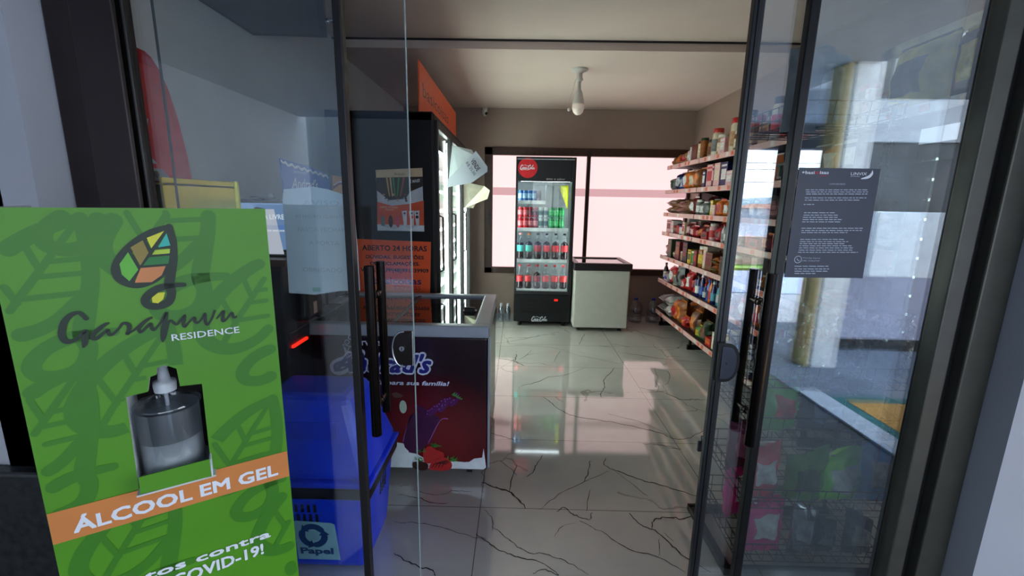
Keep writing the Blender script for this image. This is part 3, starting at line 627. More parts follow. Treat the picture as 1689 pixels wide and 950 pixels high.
AZ.poly([M5(*p) for p in ((880,850),(890,800),(960,750),(1040,735),(1100,790),(1095,840),(1040,862),(960,862))], SRD, 3); AZ.up()
for i in range(26): u, v = M5(rg.uniform(840, 1000), rg.uniform(650, 760)); AZ.disc(u, v, .0018, SDG, 6)
for i in range(4): AZ.ribbon([(*M5(900+i*35, 840-i*4), .004), (*M5(950+i*30, 790-i*8), .006), (*M5(1040+i*12, 800-i*6), .004)], CHOC, 4)
AZ.poly([M5(*p) for p in ((720,780),(800,770),(870,800),(860,850),(800,860),(720,830))], CHOC, 2)
for cx2, cy2, n2 in ((930, 630, 9), (790, 670, 7), (770, 750, 7), (1080, 750, 8)):
    for i in range(n2):
        a = rg.uniform(-.6, 2.6) if cx2 > 900 else rg.uniform(1.2, 4.2); u, v = M5(cx2+rg.uniform(-30, 60), cy2+rg.uniform(-10, 15)); q = .03
        AZ.poly([(u-.004*math.sin(a), v+.004*math.cos(a)), (u+q*math.cos(a), v+q*.7*math.sin(a)), (u+.004*math.sin(a), v-.004*math.cos(a))], SRG)
AZ.up()
# lettering
def script(s, p0, p1, base_y, top_y, P, mat, bold, art, sh=.35): 
    a = P(p0, base_y); b2 = P(p1, base_y); t = P(p0, top_y); art.text(s, a[0], b2[0], (a[1]+b2[1])/2, t[1], mat, bold=bold, shear=sh)
a_ = L6(230, 500); b2_ = L6(1300, 500); t_ = L6(800, 300)
AZ.tiny = 2e-5
for rr_ in (.013, .008):
    for k in range(12): dx, dy = math.cos(k*.524)*rr_, math.sin(k*.524)*rr_; AZ.text("Andrad's", a_[0]+dx, b2_[0]+dx, a_[1]+dy, t_[1]+dy, LW, shear=.4); AZ.w += 2e-5
AZ.ribbon([(*L6(430, 350), .03), (*L6(330, 370), .034), (*L6(220, 430), .036), (*L6(240, 500), .036), (*L6(330, 500), .034), (*L6(430, 420), .034), (*L6(540, 290), .04)], LW); AZ.up()
AZ.text("Andrad's", a_[0], b2_[0], a_[1], t_[1], NAVY, fat=.0035, shear=.4); AZ.up()
AZ.ribbon([(*L6(430, 370), .006), (*L6(330, 385), .012), (*L6(240, 430), .016), (*L6(250, 485), .016), (*L6(330, 480), .012), (*L6(430, 410), .008), (*L6(540, 290), .016), (*L6(570, 480), .02)], NAVY)
script('Sorvetes', 440, 800, 205, 120, L6, LW, .01, AZ, 0)
script('Da nossa família para sua família!', 75, 1540, 672, 590, L6, LW, .025, AZ, .35)
for q in (((330,190),(375,350)), ((375,350),(430,310)), ((330,190),(440,225)), ((350,230),(400,340)), ((400,225),(365,310))): AZ.ribbon([(*L6(*q[0]), .003), (*L6(*q[1]), .003)], LW, 0)
for cx3, cy3 in ((375, 165), (415, 110)): AZ.ring(*L6(cx3, cy3), .011, .003, LW, 16)
AZ.build('printed_front', cf)
# ---- checkout kiosk
ks = thing('checkout_counter', 'black self checkout counter with brown top and red light strip behind the totem', 'counter', (-1.2, 1.76, 0))
MB().box(-1.41, -1.02, 1.83, 2.045, .05, 1.165, bev=.008).box(-1.41, -1.12, 1.47, 1.83, .05, 1.165, bev=.008).build('cabinet', M((18, 17, 19), .35, var=.2), ks)
MB().box(-1.42, -.99, 1.81, 2.055, 1.165, 1.195, bev=.004).box(-1.42, -1.10, 1.46, 1.81, 1.165, 1.195, bev=.004).build('counter_top', M((96, 66, 56), .4, var=.2, scale=30), ks)
MB().box(-1.4, -1.03, 1.5, 2.03, 0, .05).build('plinth', BLK, ks) if False else MB().box(-1.4, -1.13, 1.5, 2.03, 0, .05).build('plinth', BLK, ks)
MB().box(-1.019, -1.008, 1.86, 1.995, .785, .797).build('light_strip', EM((255, 40, 24), 1.6), ks)
MB().box(-1.03, -1.012, 1.85, 2.03, .83, .86, bev=.004).build('door_pull', M((40, 40, 44), .3, metal=.5), ks)
pr = thing('receipt_printer', 'small black receipt printer with paper slip on the checkout counter side', 'printer', (-.985, 1.94, .9))
MB().box(-1.018, -.94, 1.87, 2.04, .90, 1.06, bev=.025, seg=4).build('housing', M((22, 22, 25), .3, coat=.3), pr)
MB().box(-.9395, -.9385, 1.93, 1.965, .93, .985).build('paper_slip', M((196, 160, 150), .6), pr)
mo = thing('touch_monitor', 'self checkout touch monitor with blue and white screen on the counter', 'monitor', (-1.2, 1.93, 1.195))
sx0, sx1, sz0, sz1 = onY(380, 345, 1.93).x, onY(505, 345, 1.93).x, 1.225, 1.43
MB().box(sx0-.012, sx1+.012, 1.933, 1.96, sz0-.012, sz1+.012, bev=.005).build('bezel', BLK, mo)
MB().box((sx0+sx1)/2-.02, (sx0+sx1)/2+.02, 1.95, 1.975, 1.2, 1.3, bev=.004).box((sx0+sx1)/2-.08, (sx0+sx1)/2+.08, 1.9, 2.0, 1.195, 1.205, bev=.003).build('stand', BLK, mo)
FM = Fr((0, 1.933, 0), (1, 0, 0), (0, 0, 1)); AM = Art(FM, w=.0005)
AM.rect(sx0, sx1, sz0, sz1, EM((120, 150, 196), .75)); AM.up()
AM.poly([FM.px(437, 345), FM.px(437, 428), FM.px(470, 424), FM.px(452, 345)], EM((206, 206, 220), .8)); AM.rect(sx0, sx1, FM.px(450, 372)[1]-.018, FM.px(450, 372)[1]+.002, EM((96, 132, 200), .8)); AM.up()
t0 = FM.px(469, 362); AM.text('CAIXA LIVRE', t0[0]-.155, t0[0], t0[1], t0[1]+.022, EM((240, 244, 250), 1)); t1 = FM.px(470, 383)
AM.text('TOQUE PARA INICIAR', t1[0]-.155, t1[0], t1[1], t1[1]+.011, EM((240, 244, 250), 1)); AM.build('screen', mo)
yr = thing('yellow_display_tray', 'bright yellow metal display tray standing on the checkout counter', 'tray', (-1.26, 1.66, 1.195))
YEL = M((214, 204, 20), .28, metal=.35, var=.06)
m_ = MB(); m_.box(-1.208, -1.2, 1.475, 1.868, 1.2, 1.515, bev=.002); m_.box(-1.38, -1.2, 1.868, 1.876, 1.2, 1.52, bev=.002); m_.box(-1.38, -1.2, 1.475, 1.876, 1.195, 1.203); m_.box(-1.388, -1.38, 1.475, 1.876, 1.2, 1.515)
m_.cyl((-1.2, 1.862, 1.2), (-1.2, 1.862, 1.516), .012, n=14); m_.box(-1.38, -1.2, 1.475, 1.868, 1.49, 1.497); m_.build('tray_body', YEL, yr)
# red bag
RED = M((196, 22, 28), .35, var=.12, bump=.3)
rb_ = thing('red_product_bag', 'tall red product bag with grey text panel standing on the yellow tray', 'bag', (-1.29, 1.6, 1.498))
mb = MB(); P = [(-1.33, 1.40), (-1.22, 1.44), (-1.22, 1.60), (-1.33, 1.66)]
def loft(secs, mi=0):
    q = MB(); n = len(secs[0]); vs = [v for s_ in secs for v in s_]
    q.add(vs, [[k*n+i, k*n+(i+1) % n, (k+1)*n+(i+1) % n, (k+1)*n+i] for k in range(len(secs)-1) for i in range(n)], mi, False); q.add(secs[0], [list(range(n))[::-1]], mi); q.add(secs[-1], [list(range(n))], mi); return q
secs = []
for z, ya, yb, d in ((1.5, 1.44, 1.67, .06), (1.6, 1.43, 1.655, .064), (1.72, 1.42, 1.635, .062), (1.82, 1.41, 1.615, .055), (1.88, 1.405, 1.60, .045), (1.92, 1.40, 1.59, .028), (1.935, 1.40, 1.575, .02)):
    ym = (ya+yb)/2+.02; secs.append([(-1.30-d, ya, z), (-1.30+d, ya+.015, z), (-1.295+d, ym, z), (-1.30+d, yb, z), (-1.30-d, yb-.01, z)])
loft(secs).build('bag_body', RED, rb_)
FR_ = Fr((-1.236, 0, 0), (0, 1, 0), (0, 0, 1)); AR = Art(FR_, w=.001)
AR.poly([(1.43, 1.56), (1.535, 1.56), (1.525, 1.70), (1.43, 1.71)], M((168, 176, 190), .5)); AR.poly([(1.43, 1.503), (1.56, 1.503), (1.55, 1.545), (1.43, 1.545)], M((150, 150, 156), .5)); AR.up()
for i in range(9): AR.rect(1.435, 1.52, 1.575+i*.014, 1.577+i*.014, M((110, 112, 130), .5))
AR.disc(1.50, 1.525, .012, M((50, 50, 56), .5)); AR.disc(1.47, 1.79, .010, OFFW); AR.disc(1.475, 1.765, .008, OFFW); AR.build('text_panel', rb_)
sm = thing('card_reader', 'small dark card reader with white square beside the yellow tray', 'card reader', (-1.2, 2.0, 1.2))
# promo boards over the freezer back left
def onart(Xp): return Fr((Xp, 0, 0), (0, 1, 0), (0, 0, 1))
sm_p = [onY(392, 342, 2.0), onY(458, 342, 2.0), onY(455, 324, 2.0)]
MB().box(sm_p[0].x, sm_p[1].x, 2.0, 2.03, 1.44, sm_p[2].z-.015, bev=.006).box(sm_p[0].x+.06, sm_p[1].x-.02, 2.0, 2.03, 1.45, sm_p[2].z, bev=.008).box(-1.2, -1.18, 2.01, 2.03, 1.195, 1.45).build('reader_body', M((44, 46, 48), .4), sm)
MB().box(sm_p[1].x-.035, sm_p[1].x-.015, 1.996, 1.9995, 1.457, 1.475).build('button_panel', M((170, 176, 170), .4), sm)
ab = thing('ice_cream_board', 'blue ice cream board with white script lettering on the freezer', 'board', (-1.1, 2.35, .845))
FA2 = onart(-1.095)
bl = [FA2.px(459, 265), FA2.px(475, 269), FA2.px(500, 272), FA2.px(520, 277), FA2.px(541, 285)]
outl = [(2.085, 1.05)]+[(2.57, 1.05)]+bl[::-1]
outl[-1] = (2.04, bl[0][1]); outl[0] = (2.072, 1.05)
MB().plate([(2.075, 1.05), (2.56, 1.05), (2.552, 1.585), (2.45, 1.603), (2.30, 1.62), (2.12, 1.628), (2.04, 1.632)], FA2, .008).build('printed_board', M((22, 92, 190), .35, var=.15, scale=5), ab)
A2 = Art(FA2, w=.0008); sc_ = [(2.045, 1.622, .012)]
for i in range(24): y = 2.06+i*.0205; sc_.append((y, 1.614-.0015*i+.006*math.sin(i*2.1), .008+.006*abs(math.sin(i*1.3))))
A2.ribbon(sc_, OFFW, 3); A2.up(); A2.text("Andrad's", 2.12, 2.39, 1.50, 1.555, OFFW, bold=.01, shear=.3); A2.text('Sorvetes', 2.15, 2.27, 1.575, 1.59, LW); 
A2.poly([(2.09, 1.30), (2.55, 1.30), (2.55, 1.44), (2.50, 1.47), (2.15, 1.47), (2.09, 1.44)], M((40, 30, 34), .4)); A2.ribbon([(2.09, 1.44, .006), (2.15, 1.475, .006), (2.50, 1.475, .006), (2.55, 1.44, .006)], OFFW, 2); A2.build('printed_design', ab)
MB().box(-1.105, -1.097, 2.2, 2.22, .846, 1.06).box(-1.105, -1.097, 2.42, 2.44, .846, 1.06).box(-1.12, -1.03, 2.18, 2.46, .846, .852).build('stand', BLK, ab)
ob = thing('snack_board', 'dark board with orange arc print on the freezer before the tall black fridge', 'board', (-1.1, 2.7, .845))
MB().plate([(2.585, 1.05), (2.83, 1.05), (2.83, 1.585), (2.585, 1.60)], FA2, .008).build('printed_board', M((22, 22, 30), .35), ob)
A3 = Art(FA2, w=.0008); A3.rect(2.59, 2.825, 1.49, 1.59, M((214, 140, 40), .4)); A3.up(); A3.ribbon([(2.60, 1.52, .018), (2.70, 1.552, .02), (2.82, 1.54, .018)], M((120, 40, 30), .4)); A3.ribbon([(2.61, 1.535, .005), (2.70, 1.558, .005), (2.81, 1.548, .005)], OFFW)
A3.build('printed_design', ob); MB().box(-1.105, -1.097, 2.69, 2.72, .846, 1.06).box(-1.12, -1.04, 2.66, 2.75, .846, .852).build('stand', BLK, ob)
# ---- dark wall box high on left
wbx = thing('wall_cabinet', 'dark brown cabinet hung high on the left wall near the ceiling', 'cabinet', (-1.2, 2.2, 2.3))
m_ = MB(); q = [(-1.425, 1.9), (-.80, 1.9), (-1.04, 2.51), (-1.425, 2.49)]
m_.add([(x, y, 2.3) for x, y in q]+[(x, y, 2.62) for x, y in q], [[3, 2, 1, 0], [4, 5, 6, 7], [0, 1, 5, 4], [1, 2, 6, 5], [2, 3, 7, 6], [3, 0, 4, 7]]); m_.build('body', M((40, 34, 36), .35, var=.35, scale=6), wbx)
m_ = MB(); m_.add([(-1.40, 1.95, 2.2995), (-.85, 1.95, 2.2995), (-1.06, 2.47, 2.2995), (-1.40, 2.46, 2.2995)], [[3, 2, 1, 0]]); m_.build('underside_panel', M((60, 54, 58), .3, var=.3, scale=5), wbx)
MB().cyl((-.99, 2.3, 2.31), (-.90, 2.32, 2.31), .008, n=10).sphere((-.95, 2.31, 2.305), .014, 10).build('latch_bolt', CHROME, wbx)
# ---- tall black fridge bank
bx0, bx1, by0, by1, bz1 = -1.30, -.58, 3.02, 5.15, 2.035
bf = thing('glass_door_fridge', 'long black fridge bank with glowing glass doors along the left wall', 'fridge', (-.94, 4.08, 0))
m_ = MB(); m_.box(bx0, bx1, by0, by0+.05, .04, bz1, bev=.012); m_.box(bx0, bx1, by1-.05, by1, .04, bz1, bev=.012); m_.box(bx0, bx0+.05, by0, by1, .04, bz1); m_.box(bx0, bx1, by0, by1, 1.97, bz1, bev=.01); m_.box(bx0, bx1, by0, by1, .04, .2, bev=.01)
m_.build('cabinet', BLKG, bf)
MB().box(bx0+.04, bx1-.06, by0+.08, by1-.08, 0, .04).build('base', BLK, bf)
m_ = MB(); m_.box(bx0+.05, bx0+.06, by0+.05, by1-.05, .2, 1.97); m_.box(bx0+.05, bx1-.03, by0+.05, by0+.06, .2, 1.97); m_.box(bx0+.05, bx1-.03, by1-.06, by1-.05, .2, 1.97); m_.box(bx0+.06, bx1-.02, by0+.05, by1-.05, .2, .21); m_.build('liner', M((216, 226, 220), .4), bf)
ds = [(3.12, 3.68), (3.76, 4.42), (4.50, 5.08)]
sh = MB()
for k in range(11): z = .32+k*.15; sh.box(bx0+.08, bx1-.05, by0+.06, by1-.06, z, z+.012)
sh.build('shelves', M((220, 226, 224), .4), bf)
for k in range(11): z = .32+k*.15; m_ = MB(); m_.box(bx1-.05, bx1-.042, 3.1, 5.1, z-.004, z+.016); m_.build('shelf_light', EM((236, 255, 244), LED*.5), bf)
for a, b2 in ds:
    m_ = MB(); m_.box(bx1-.035, bx1-.025, a+.015, a+.035, .25, 1.93); m_.box(bx1-.035, bx1-.025, b2-.035, b2-.015, .25, 1.93); m_.build('vertical_light', EM((240, 255, 250), LED), bf)
for a, b2 in ds:
    f_ = MB(); f_.box(bx1-.015, bx1+.02, a-.04, a, .2, 1.99, bev=.004); f_.box(bx1-.015, bx1+.02, b2, b2+.04, .2, 1.99, bev=.004); f_.box(bx1-.015, bx1+.02, a, b2, 1.94, 1.99, bev=.004); f_.box(bx1-.015, bx1+.02, a, b2, .2, .25, bev=.004)
    d_ = f_.build('door', BLK, bf); g_ = MB().box(bx1-.002, bx1+.004, a, b2, .25, 1.94).build('door_glass', GLASS(.02, tint=(.96, .98, .97), maxf=.5), d_)
    h_ = MB(); h_.tube([(bx1+.02, a-.02, 1.35), (bx1+.045, a-.02, 1.34), (bx1+.045, a-.02, .96), (bx1+.02, a-.02, .95)], .007); h_.build('door_handle', M((60, 60, 64), .3, metal=.6), d_)
# things stocked behind the doors
rq = random.Random(11); kc = 0
# posters on its near side
po = thing('ice_cream_poster', 'ice cream poster with popsicles and cones on the black fridge side', 'poster', (-.8, by0, 1.25))
FP = Fr((0, by0, 0), (1, 0, 0), (0, 0, 1)); PP = FP.px
MB().plate([PP(625, 380), PP(700, 382), PP(696, 277), PP(620, 282)], FP, .002, w0=.003).build('sheet', M((196, 200, 208), .5), po)
AP = Art(FP, w=.0035, step=.0003); L7 = lambda x, y: PP(600+x/4.318, 270+y/4.318)
AP.poly([L7(*p) for p in ((85,45),(418,30),(420,92),(90,100))], M((206, 182, 146), .5)); AP.poly([L7(*p) for p in ((90,100),(420,92),(424,160),(330,200),(300,250),(180,260),(120,210),(92,190))], M((52, 40, 30), .5)); AP.poly([L7(*p) for p in ((96,270),(200,300),(330,285),(428,262),(430,440),(98,430))], M((214, 84, 44), .5)); AP.up()
AP.text("Andrad's", *[L7(215, 80)[0], L7(290, 80)[0]], L7(250, 82)[1], L7(250, 64)[1], M((60, 40, 30), .5), shear=.3)
for a, b2, c in ((165, 185, (186, 150, 90)), (210, 225, (70, 150, 60)), (285, 262, (170, 86, 56)), (190, 205, (200, 170, 120)), (250, 240, (60, 130, 50))): AP.ribbon([(*L7(a, 100), .012), (*L7((a+b2)/2, 170), .010), (*L7(b2, 230), .007)], M(c, .5), 3)
rg2 = random.Random(4)
for i in range(16): AP.disc(*L7(rg2.uniform(110, 320), rg2.uniform(215, 275)), rg2.uniform(.004, .009), M(((70, 44, 36), (190, 150, 120), (120, 60, 50))[i % 3], .5), 10)
AP.up()
AP.text('É MAIS!', L7(330, 135)[0], L7(400, 135)[0], L7(330, 140)[1], L7(330, 112)[1], OFFW, bold=.02, slope=.15)
AP.text('SABOR NATURAL', L7(118, 315)[0], L7(245, 315)[0], L7(118, 316)[1], L7(118, 302)[1], M((226, 190, 160), .5)); AP.text('TENTE', L7(155, 335)[0], L7(215, 335)[0], L7(155, 334)[1], L7(155, 322)[1], M((226, 190, 160), .5))
for cx4, c in ((138, (120, 128, 124)), (193, (70, 44, 36)), (243, (214, 84, 92))):
    u, v = L7(cx4, 410); AP.disc(u, v, .016, M(c, .4), 20, ry=.042); AP.rect(u-.003, u+.003, v-.058, v-.04, M((196, 160, 110), .5))
for cx4, c in ((290, (226, 226, 220)), (340, (220, 90, 90)), (378, (40, 36, 50))):
    u, v = L7(cx4, 395); AP.poly([(u-.016, v+.055), (u+.02, v+.06), (u+.016, v-.04), (u-.004, v-.045)], M((220, 220, 226), .4)); AP.up(); AP.disc(u+.003, v+.015, .011, M(c, .4)); AP.disc(u+.003, v+.040, .007, M((60, 40, 50), .4)); 
AP.poly([L7(*p) for p in ((98,430),(130,440),(170,455),(220,465),(290,440),(330,470),(380,440),(430,440),(430,478),(100,476))], M((214, 220, 226), .4)); AP.build('printed_design', po)
oc = thing('orange_notice', 'orange notice sheet with dark opening hours lettering on the black fridge', 'notice', (-.86, by0, .8))
MB().plate([PP(588, 505), PP(709, 505), PP(711, 399), PP(589, 394)], FP, .002, w0=.003).build('sheet', M((250, 96, 40), .55, var=.05), oc)
AO = Art(FP, w=.0036); INK = M((40, 14, 30), .5); INB = M((40, 24, 110), .5)
for s_, xa, xb, yb_, yt_, mm in (('ABERTO 24 HORAS', 598, 704, 413, 404, INK), ('DÚVIDAS, SUGESTÕES', 604, 699, 427, 419, INK), ('OU RECLAMAÇÕES.', 611, 692, 438, 430, INK), ('WHATSAPP(48)991339909', 596, 707, 450, 441.5, INK), ('basicoisas', 618, 695, 468, 457, INB), ('EXPRESS', 651, 694, 477, 471, M((196, 50, 50), .5))):
    a = PP(xa, yb_); b2 = PP(xb, yb_+1); t = PP(xa, yt_); AO.text(s_, a[0], b2[0], (a[1]+b2[1])/2, t[1], mm, fat=.0012)
AO.build('lettering', oc)
os_ = thing('orange_sign', 'long orange sign board standing on top of the black fridge', 'sign', (-.665, 3.8, bz1))
MB().box(-.675, -.665, 3.03, 4.72, bz1, 2.352, bev=.002).build('board', M((236, 96, 48), .5, var=.04), os_)
AS2 = Art(onart(-.665), w=.001); AS2.text('basicoisas', 3.12, 4.2, 2.15, 2.24, M((96, 52, 52), .5)); AS2.build('lettering', os_)
# papers sticking out from the fridge doors
PAP = M((222, 232, 232), .6, var=.03); PAPG = M((176, 182, 190), .6, var=.03)
def sheet(name, pts, lab, mat, cat='paper', extra=None, par=None):
    t = par or thing(name, lab, cat, pts[0]); n = (Vector(pts[1])-Vector(pts[0])).cross(Vector(pts[2])-Vector(pts[0])).normalized()*.0015
    q = MB(); k = len(pts); q.add([Vector(p)+n for p in pts]+[Vector(p)-n for p in pts], [list(range(k)), list(range(k, 2*k))[::-1]]+[[i, k+i, k+(i+1) % k, (i+1) % k] for i in range(k)])
    q.build('outer_fold' if par else 'sheet', mat, t)
    if extra: extra(t)
    return t
def pp(x, y, Y): return tuple(onY(x, y, Y))
p1 = [pp(739, 309, 3.42), pp(746, 240, 3.44), pp(778, 247, 3.52), pp(783, 256, 3.5), pp(760, 300, 3.44)]
sheet('bent_price_sheet', p1, 'pale bent sheet fixed to the first glowing fridge door', PAP)
def lt(t):
    o = Vector(pp(785, 252, 3.35)); FF = Fr(o, Vector(pp(803, 280, 3.35))-o, Vector(pp(785, 252, 3.35))-Vector(pp(765, 269, 3.35)))
    a = Art(FF, w=.003); a.text('VENDE', .02, .11, -.07, -.035, INK, bold=.02); a.text('R$ 25,00', .01, .12, -.11, -.085, INK, bold=.0); a.build('lettering', t)
sheet('tilted_price_sheet', [pp(737, 309, 3.36), pp(738, 296, 3.36), pp(785, 249, 3.36), pp(804, 275, 3.36), pp(804, 283, 3.36), pp(777, 302, 3.36)], 'grey tilted paper with dark print jutting from the fridge door', PAPG, extra=lt)
CRM = M((226, 222, 190), .6)
fcp = sheet('folded_cream_paper', [pp(765, 343, 4.45), pp(765, 300, 4.45), pp(799, 307, 4.5), pp(781, 343, 4.46)], 'cream folded paper on the farther fridge door, lower than the grey one', M((186, 180, 160), .6))
sheet('folded_cream_paper', [pp(766, 343, 4.44), pp(799, 307, 4.44), pp(808, 314, 4.40), pp(804, 328, 4.40)], '', CRM, par=fcp)
# ---- cola fridge
KX0, KX1, KY0, KY1, KZ = -.035, .635, 4.99, 5.54, 1.96
kf = thing('drinks_fridge', 'tall black drinks fridge with red disc logo and lit shelves of cola', 'fridge', ((KX0+KX1)/2, 5.25, 0))
m_ = MB(); m_.box(KX0, KX0+.012, KY0+.03, KY1, .06, KZ, bev=.004); m_.box(KX1-.012, KX1, KY0+.03, KY1, .06, KZ, bev=.01); m_.box(KX0, KX1, KY1-.04, KY1, .06, KZ); m_.box(KX0, KX1, KY0+.03, KY1, 1.70, KZ, bev=.01); m_.box(KX0, KX1, KY0+.0, KY1, .06, .40, bev=.01); m_.build('cabinet', BLKG, kf)
m_ = MB(); m_.box(KX0+.013, KX1-.013, KY1-.05, KY1-.04, .4, 1.7); m_.box(KX0+.013, KX0+.016, KY0+.04, KY1-.05, .4, 1.7); m_.box(KX1-.016, KX1-.013, KY0+.04, KY1-.05, .4, 1.7); m_.box(KX0+.013, KX1-.013, KY0+.04, KY1-.05, .4, .41); m_.build('liner', M((222, 230, 228), .4), kf)
MB().box(KX0+.055, KX1-.055, KY0+.07, KY0+.085, 1.692, 1.699).build('interior_light', EM((236, 250, 255), 12), kf)
for x in (KX0+.0165, KX1-.0225): MB().box(x, x+.006, KY0+.05, KY0+.06, .45, 1.66).build('interior_light', EM((236, 250, 255), 24), kf)
gx0, gx1 = -.012, .592
dr = MB(); dr.box(KX0, gx0, KY0-.02, KY0+.02, .40, KZ-.005, bev=.006); dr.box(gx1, KX1, KY0-.02, KY0+.02, .40, KZ-.005, bev=.006); dr.box(gx0, gx1, KY0-.02, KY0+.02, .40, .435); dr.box(gx0, gx1, KY0-.02, KY0+.02, 1.69, KZ-.005, bev=.004)
do = dr.build('door', BLK, kf); MB().box(gx0, gx1, KY0-.004, KY0+.004, .435, 1.69).build('door_glass', GLASS(.02, tint=(.96, .98, .98), maxf=.6), do)
MB().box(KX0+.01, KX1-.02, KY0-.024, KY0-.02, 1.925, 1.931).build('header_strip', M((190, 196, 200), .3), do)
SZ = [1.475, 1.165, .80, .445]
for i, z in enumerate(SZ):
    x1_ = .31 if i == 0 else gx1-.012
    MB().box(gx0+.008, x1_, KY0+.06, KY1-.06, z-.012, z).box(gx0+.008, x1_, KY0+.052, KY0+.06, z-.034, z+.006).build('shelf', M((240, 244, 244), .3), kf)
FK = Fr((0, KY0-.02, 0), (1, 0, 0), (0, 0, 1)); AK = Art(FK, w=.001)
lu, lv = FK.px(870.5, 277); AK.disc(lu, lv, .108, M((214, 20, 26), .4), 40); AK.up()
def cola(A_, u, v, w_, m):
    """white flowing two-word mark drawn as strokes, width w_"""
    k = w_/100.0
    S_ = [[(14,14),(8,20),(3,14),(1,4),(3,-7),(9,-10),(14,-6)], [(20,4),(16,3),(14,-2),(17,-7),(21,-5),(22,1),(20,4),(25,3)], [(32,4),(27,4),(25,-3),(28,-7),(32,-5)], [(40,3),(35,4),(33,-2),(35,-7),(40,-2),(41,4),(40,-5),(43,-7),(46,-3)],
          [(46,-1),(51,0)], [(66,13),(61,20),(55,14),(52,4),(54,-7),(60,-10),(66,-6)], [(70,4),(66,3),(64,-2),(67,-7),(71,-5),(72,1),(70,4),(74,3)], [(74,0),(79,12),(82,19),(80,20),(77,8),(77,-4),(80,-7),(83,-3)], [(90,3),(86,4),(84,-2),(86,-7),(91,-2),(92,4),(91,-5),(94,-7),(98,-2)],
          [(14,15),(28,20),(45,14),(56,18)], [(3,-10),(14,-15),(30,-11),(45,-13),(60,-12)]]
    wd = [5.5, 4, 4, 4, 2.5, 5.5, 4, 4, 4, 2.6, 2.2]
    for s_, ww in zip(S_, wd): A_.ribbon([(u+(x-50+y*.25)*k, v+y*k*.95, ww*k*(.55 if i in (0, len(s_)-1) else 1)) for i, (x, y) in enumerate(s_)], m, 4)
cola(AK, lu, lv, .165, OFFW)
a = FK.px(901, 297); b2 = FK.px(932, 298); AK.text('sinta o sabor', a[0], b2[0], a[1]+.002, a[1]+.026, M((196, 190, 184), .5)); AK.build('brand_mark', do)
MB().box(gx0+.004, gx0+.065, KY0-.0068, KY0-.0045, 1.655, 1.675).build('sticker', BLK, do) if False else None
gr = MB()
for r in range(9):
    z = .17+r*.02
    for c in range(20):
        x = .05+c*.0245
        gr.box(x, x+.017, KY0-.0025, KY0+.002, z, z+.011)
gr.build('vent_grille', M((4, 4, 5), .9), kf)
MB().box(KX0+.02, KX1-.03, KY0-.012, KY0, .06, .395, bev=.004).build('kick_panel', M((14, 14, 16), .35), kf) if False else None
AK2 = Art(Fr((0, KY0, 0), (1, 0, 0), (0, 0, 1)), w=.0035); u, v = AK2.F.px(890, 527); cola(AK2, u, v, .19, M((200, 204, 210), .4)); AK2.build('brand_mark', kf)
u, v = AK2.F.px(917, 495); MB().box(u-.022, u+.022, KY0-.005, KY0, v-.012, v+.012, bev=.003).build('power_switch', EM((255, 40, 30), 1.2), kf)
for x in (KX0+.07, KX1-.07):
    for y in (KY0+.08, KY1-.08): MB().cyl((x, y, 0), (x, y, .06), .022).build('foot', BLK, kf)
# drinks
def can(name, c, c2, lab, loc, gp):
    t = thing(name, lab, 'can', loc, gp); x, y, z = loc
    MB().lathe([(.024, 0), (.030, .006), (.030, .108), (.025, .118)], loc, 16).build('can_body', M(c, .25, metal=.3, var=.05), t)
    MB().lathe([(.0302, .03), (.0302, .085)], loc, 16).build('can_label', M(c2, .3, var=.3, scale=40), t)
    MB().lathe([(.025, .118), (.0255, .121), (.022, .1195), (0, .1185)], loc, 16).build('can_lid', CHROME, t); return t
gp = 'cans on the fridge shelves'
nth = ['leftmost', 'second', 'third', 'fourth', 'fifth', 'sixth', 'seventh', 'eighth', 'ninth', 'tenth']
kinds = {}
for i in range(6):
    x = .022+i*.052
    if i < 5: can('drink_can', (60, 110, 170) if i < 4 else (130, 130, 136), (150, 190, 220) if i < 4 else (40, 44, 60), f'{nth[i]} {"pale blue" if i < 4 else "grey"} can from the left on the top shelf of the drinks fridge', (x, 5.10, SZ[0]), gp)
cc = [((206, 40, 44), (230, 120, 120), 'red'), ((206, 40, 44), (226, 110, 112), 'red'), ((150, 20, 34), (90, 16, 30), 'dark red'), ((150, 20, 34), (90, 16, 30), 'dark red'), ((190, 206, 202), (40, 90, 84), 'silver and green'), ((190, 206, 202), (40, 90, 84), 'silver and green'), ((40, 160, 90), (30, 190, 96), 'green'), ((40, 160, 90), (60, 200, 110), 'green'), ((30, 150, 80), (40, 180, 90), 'green')]
for r in range(2):
    for i, (c, c2, nm) in enumerate(cc):
        x = .024+i*.0595
        if r == 0 and nm == 'dark red': c2 = (214, 120, 120)
        can('drink_can', c, c2, f'{nm} can, {nth[i]} from left, {"upper" if r else "lower"} layer, second fridge shelf', (x, 5.10, SZ[1]+r*.1225), gp)
COLA = M((34, 10, 8), .12, var=.1, coat=.5)
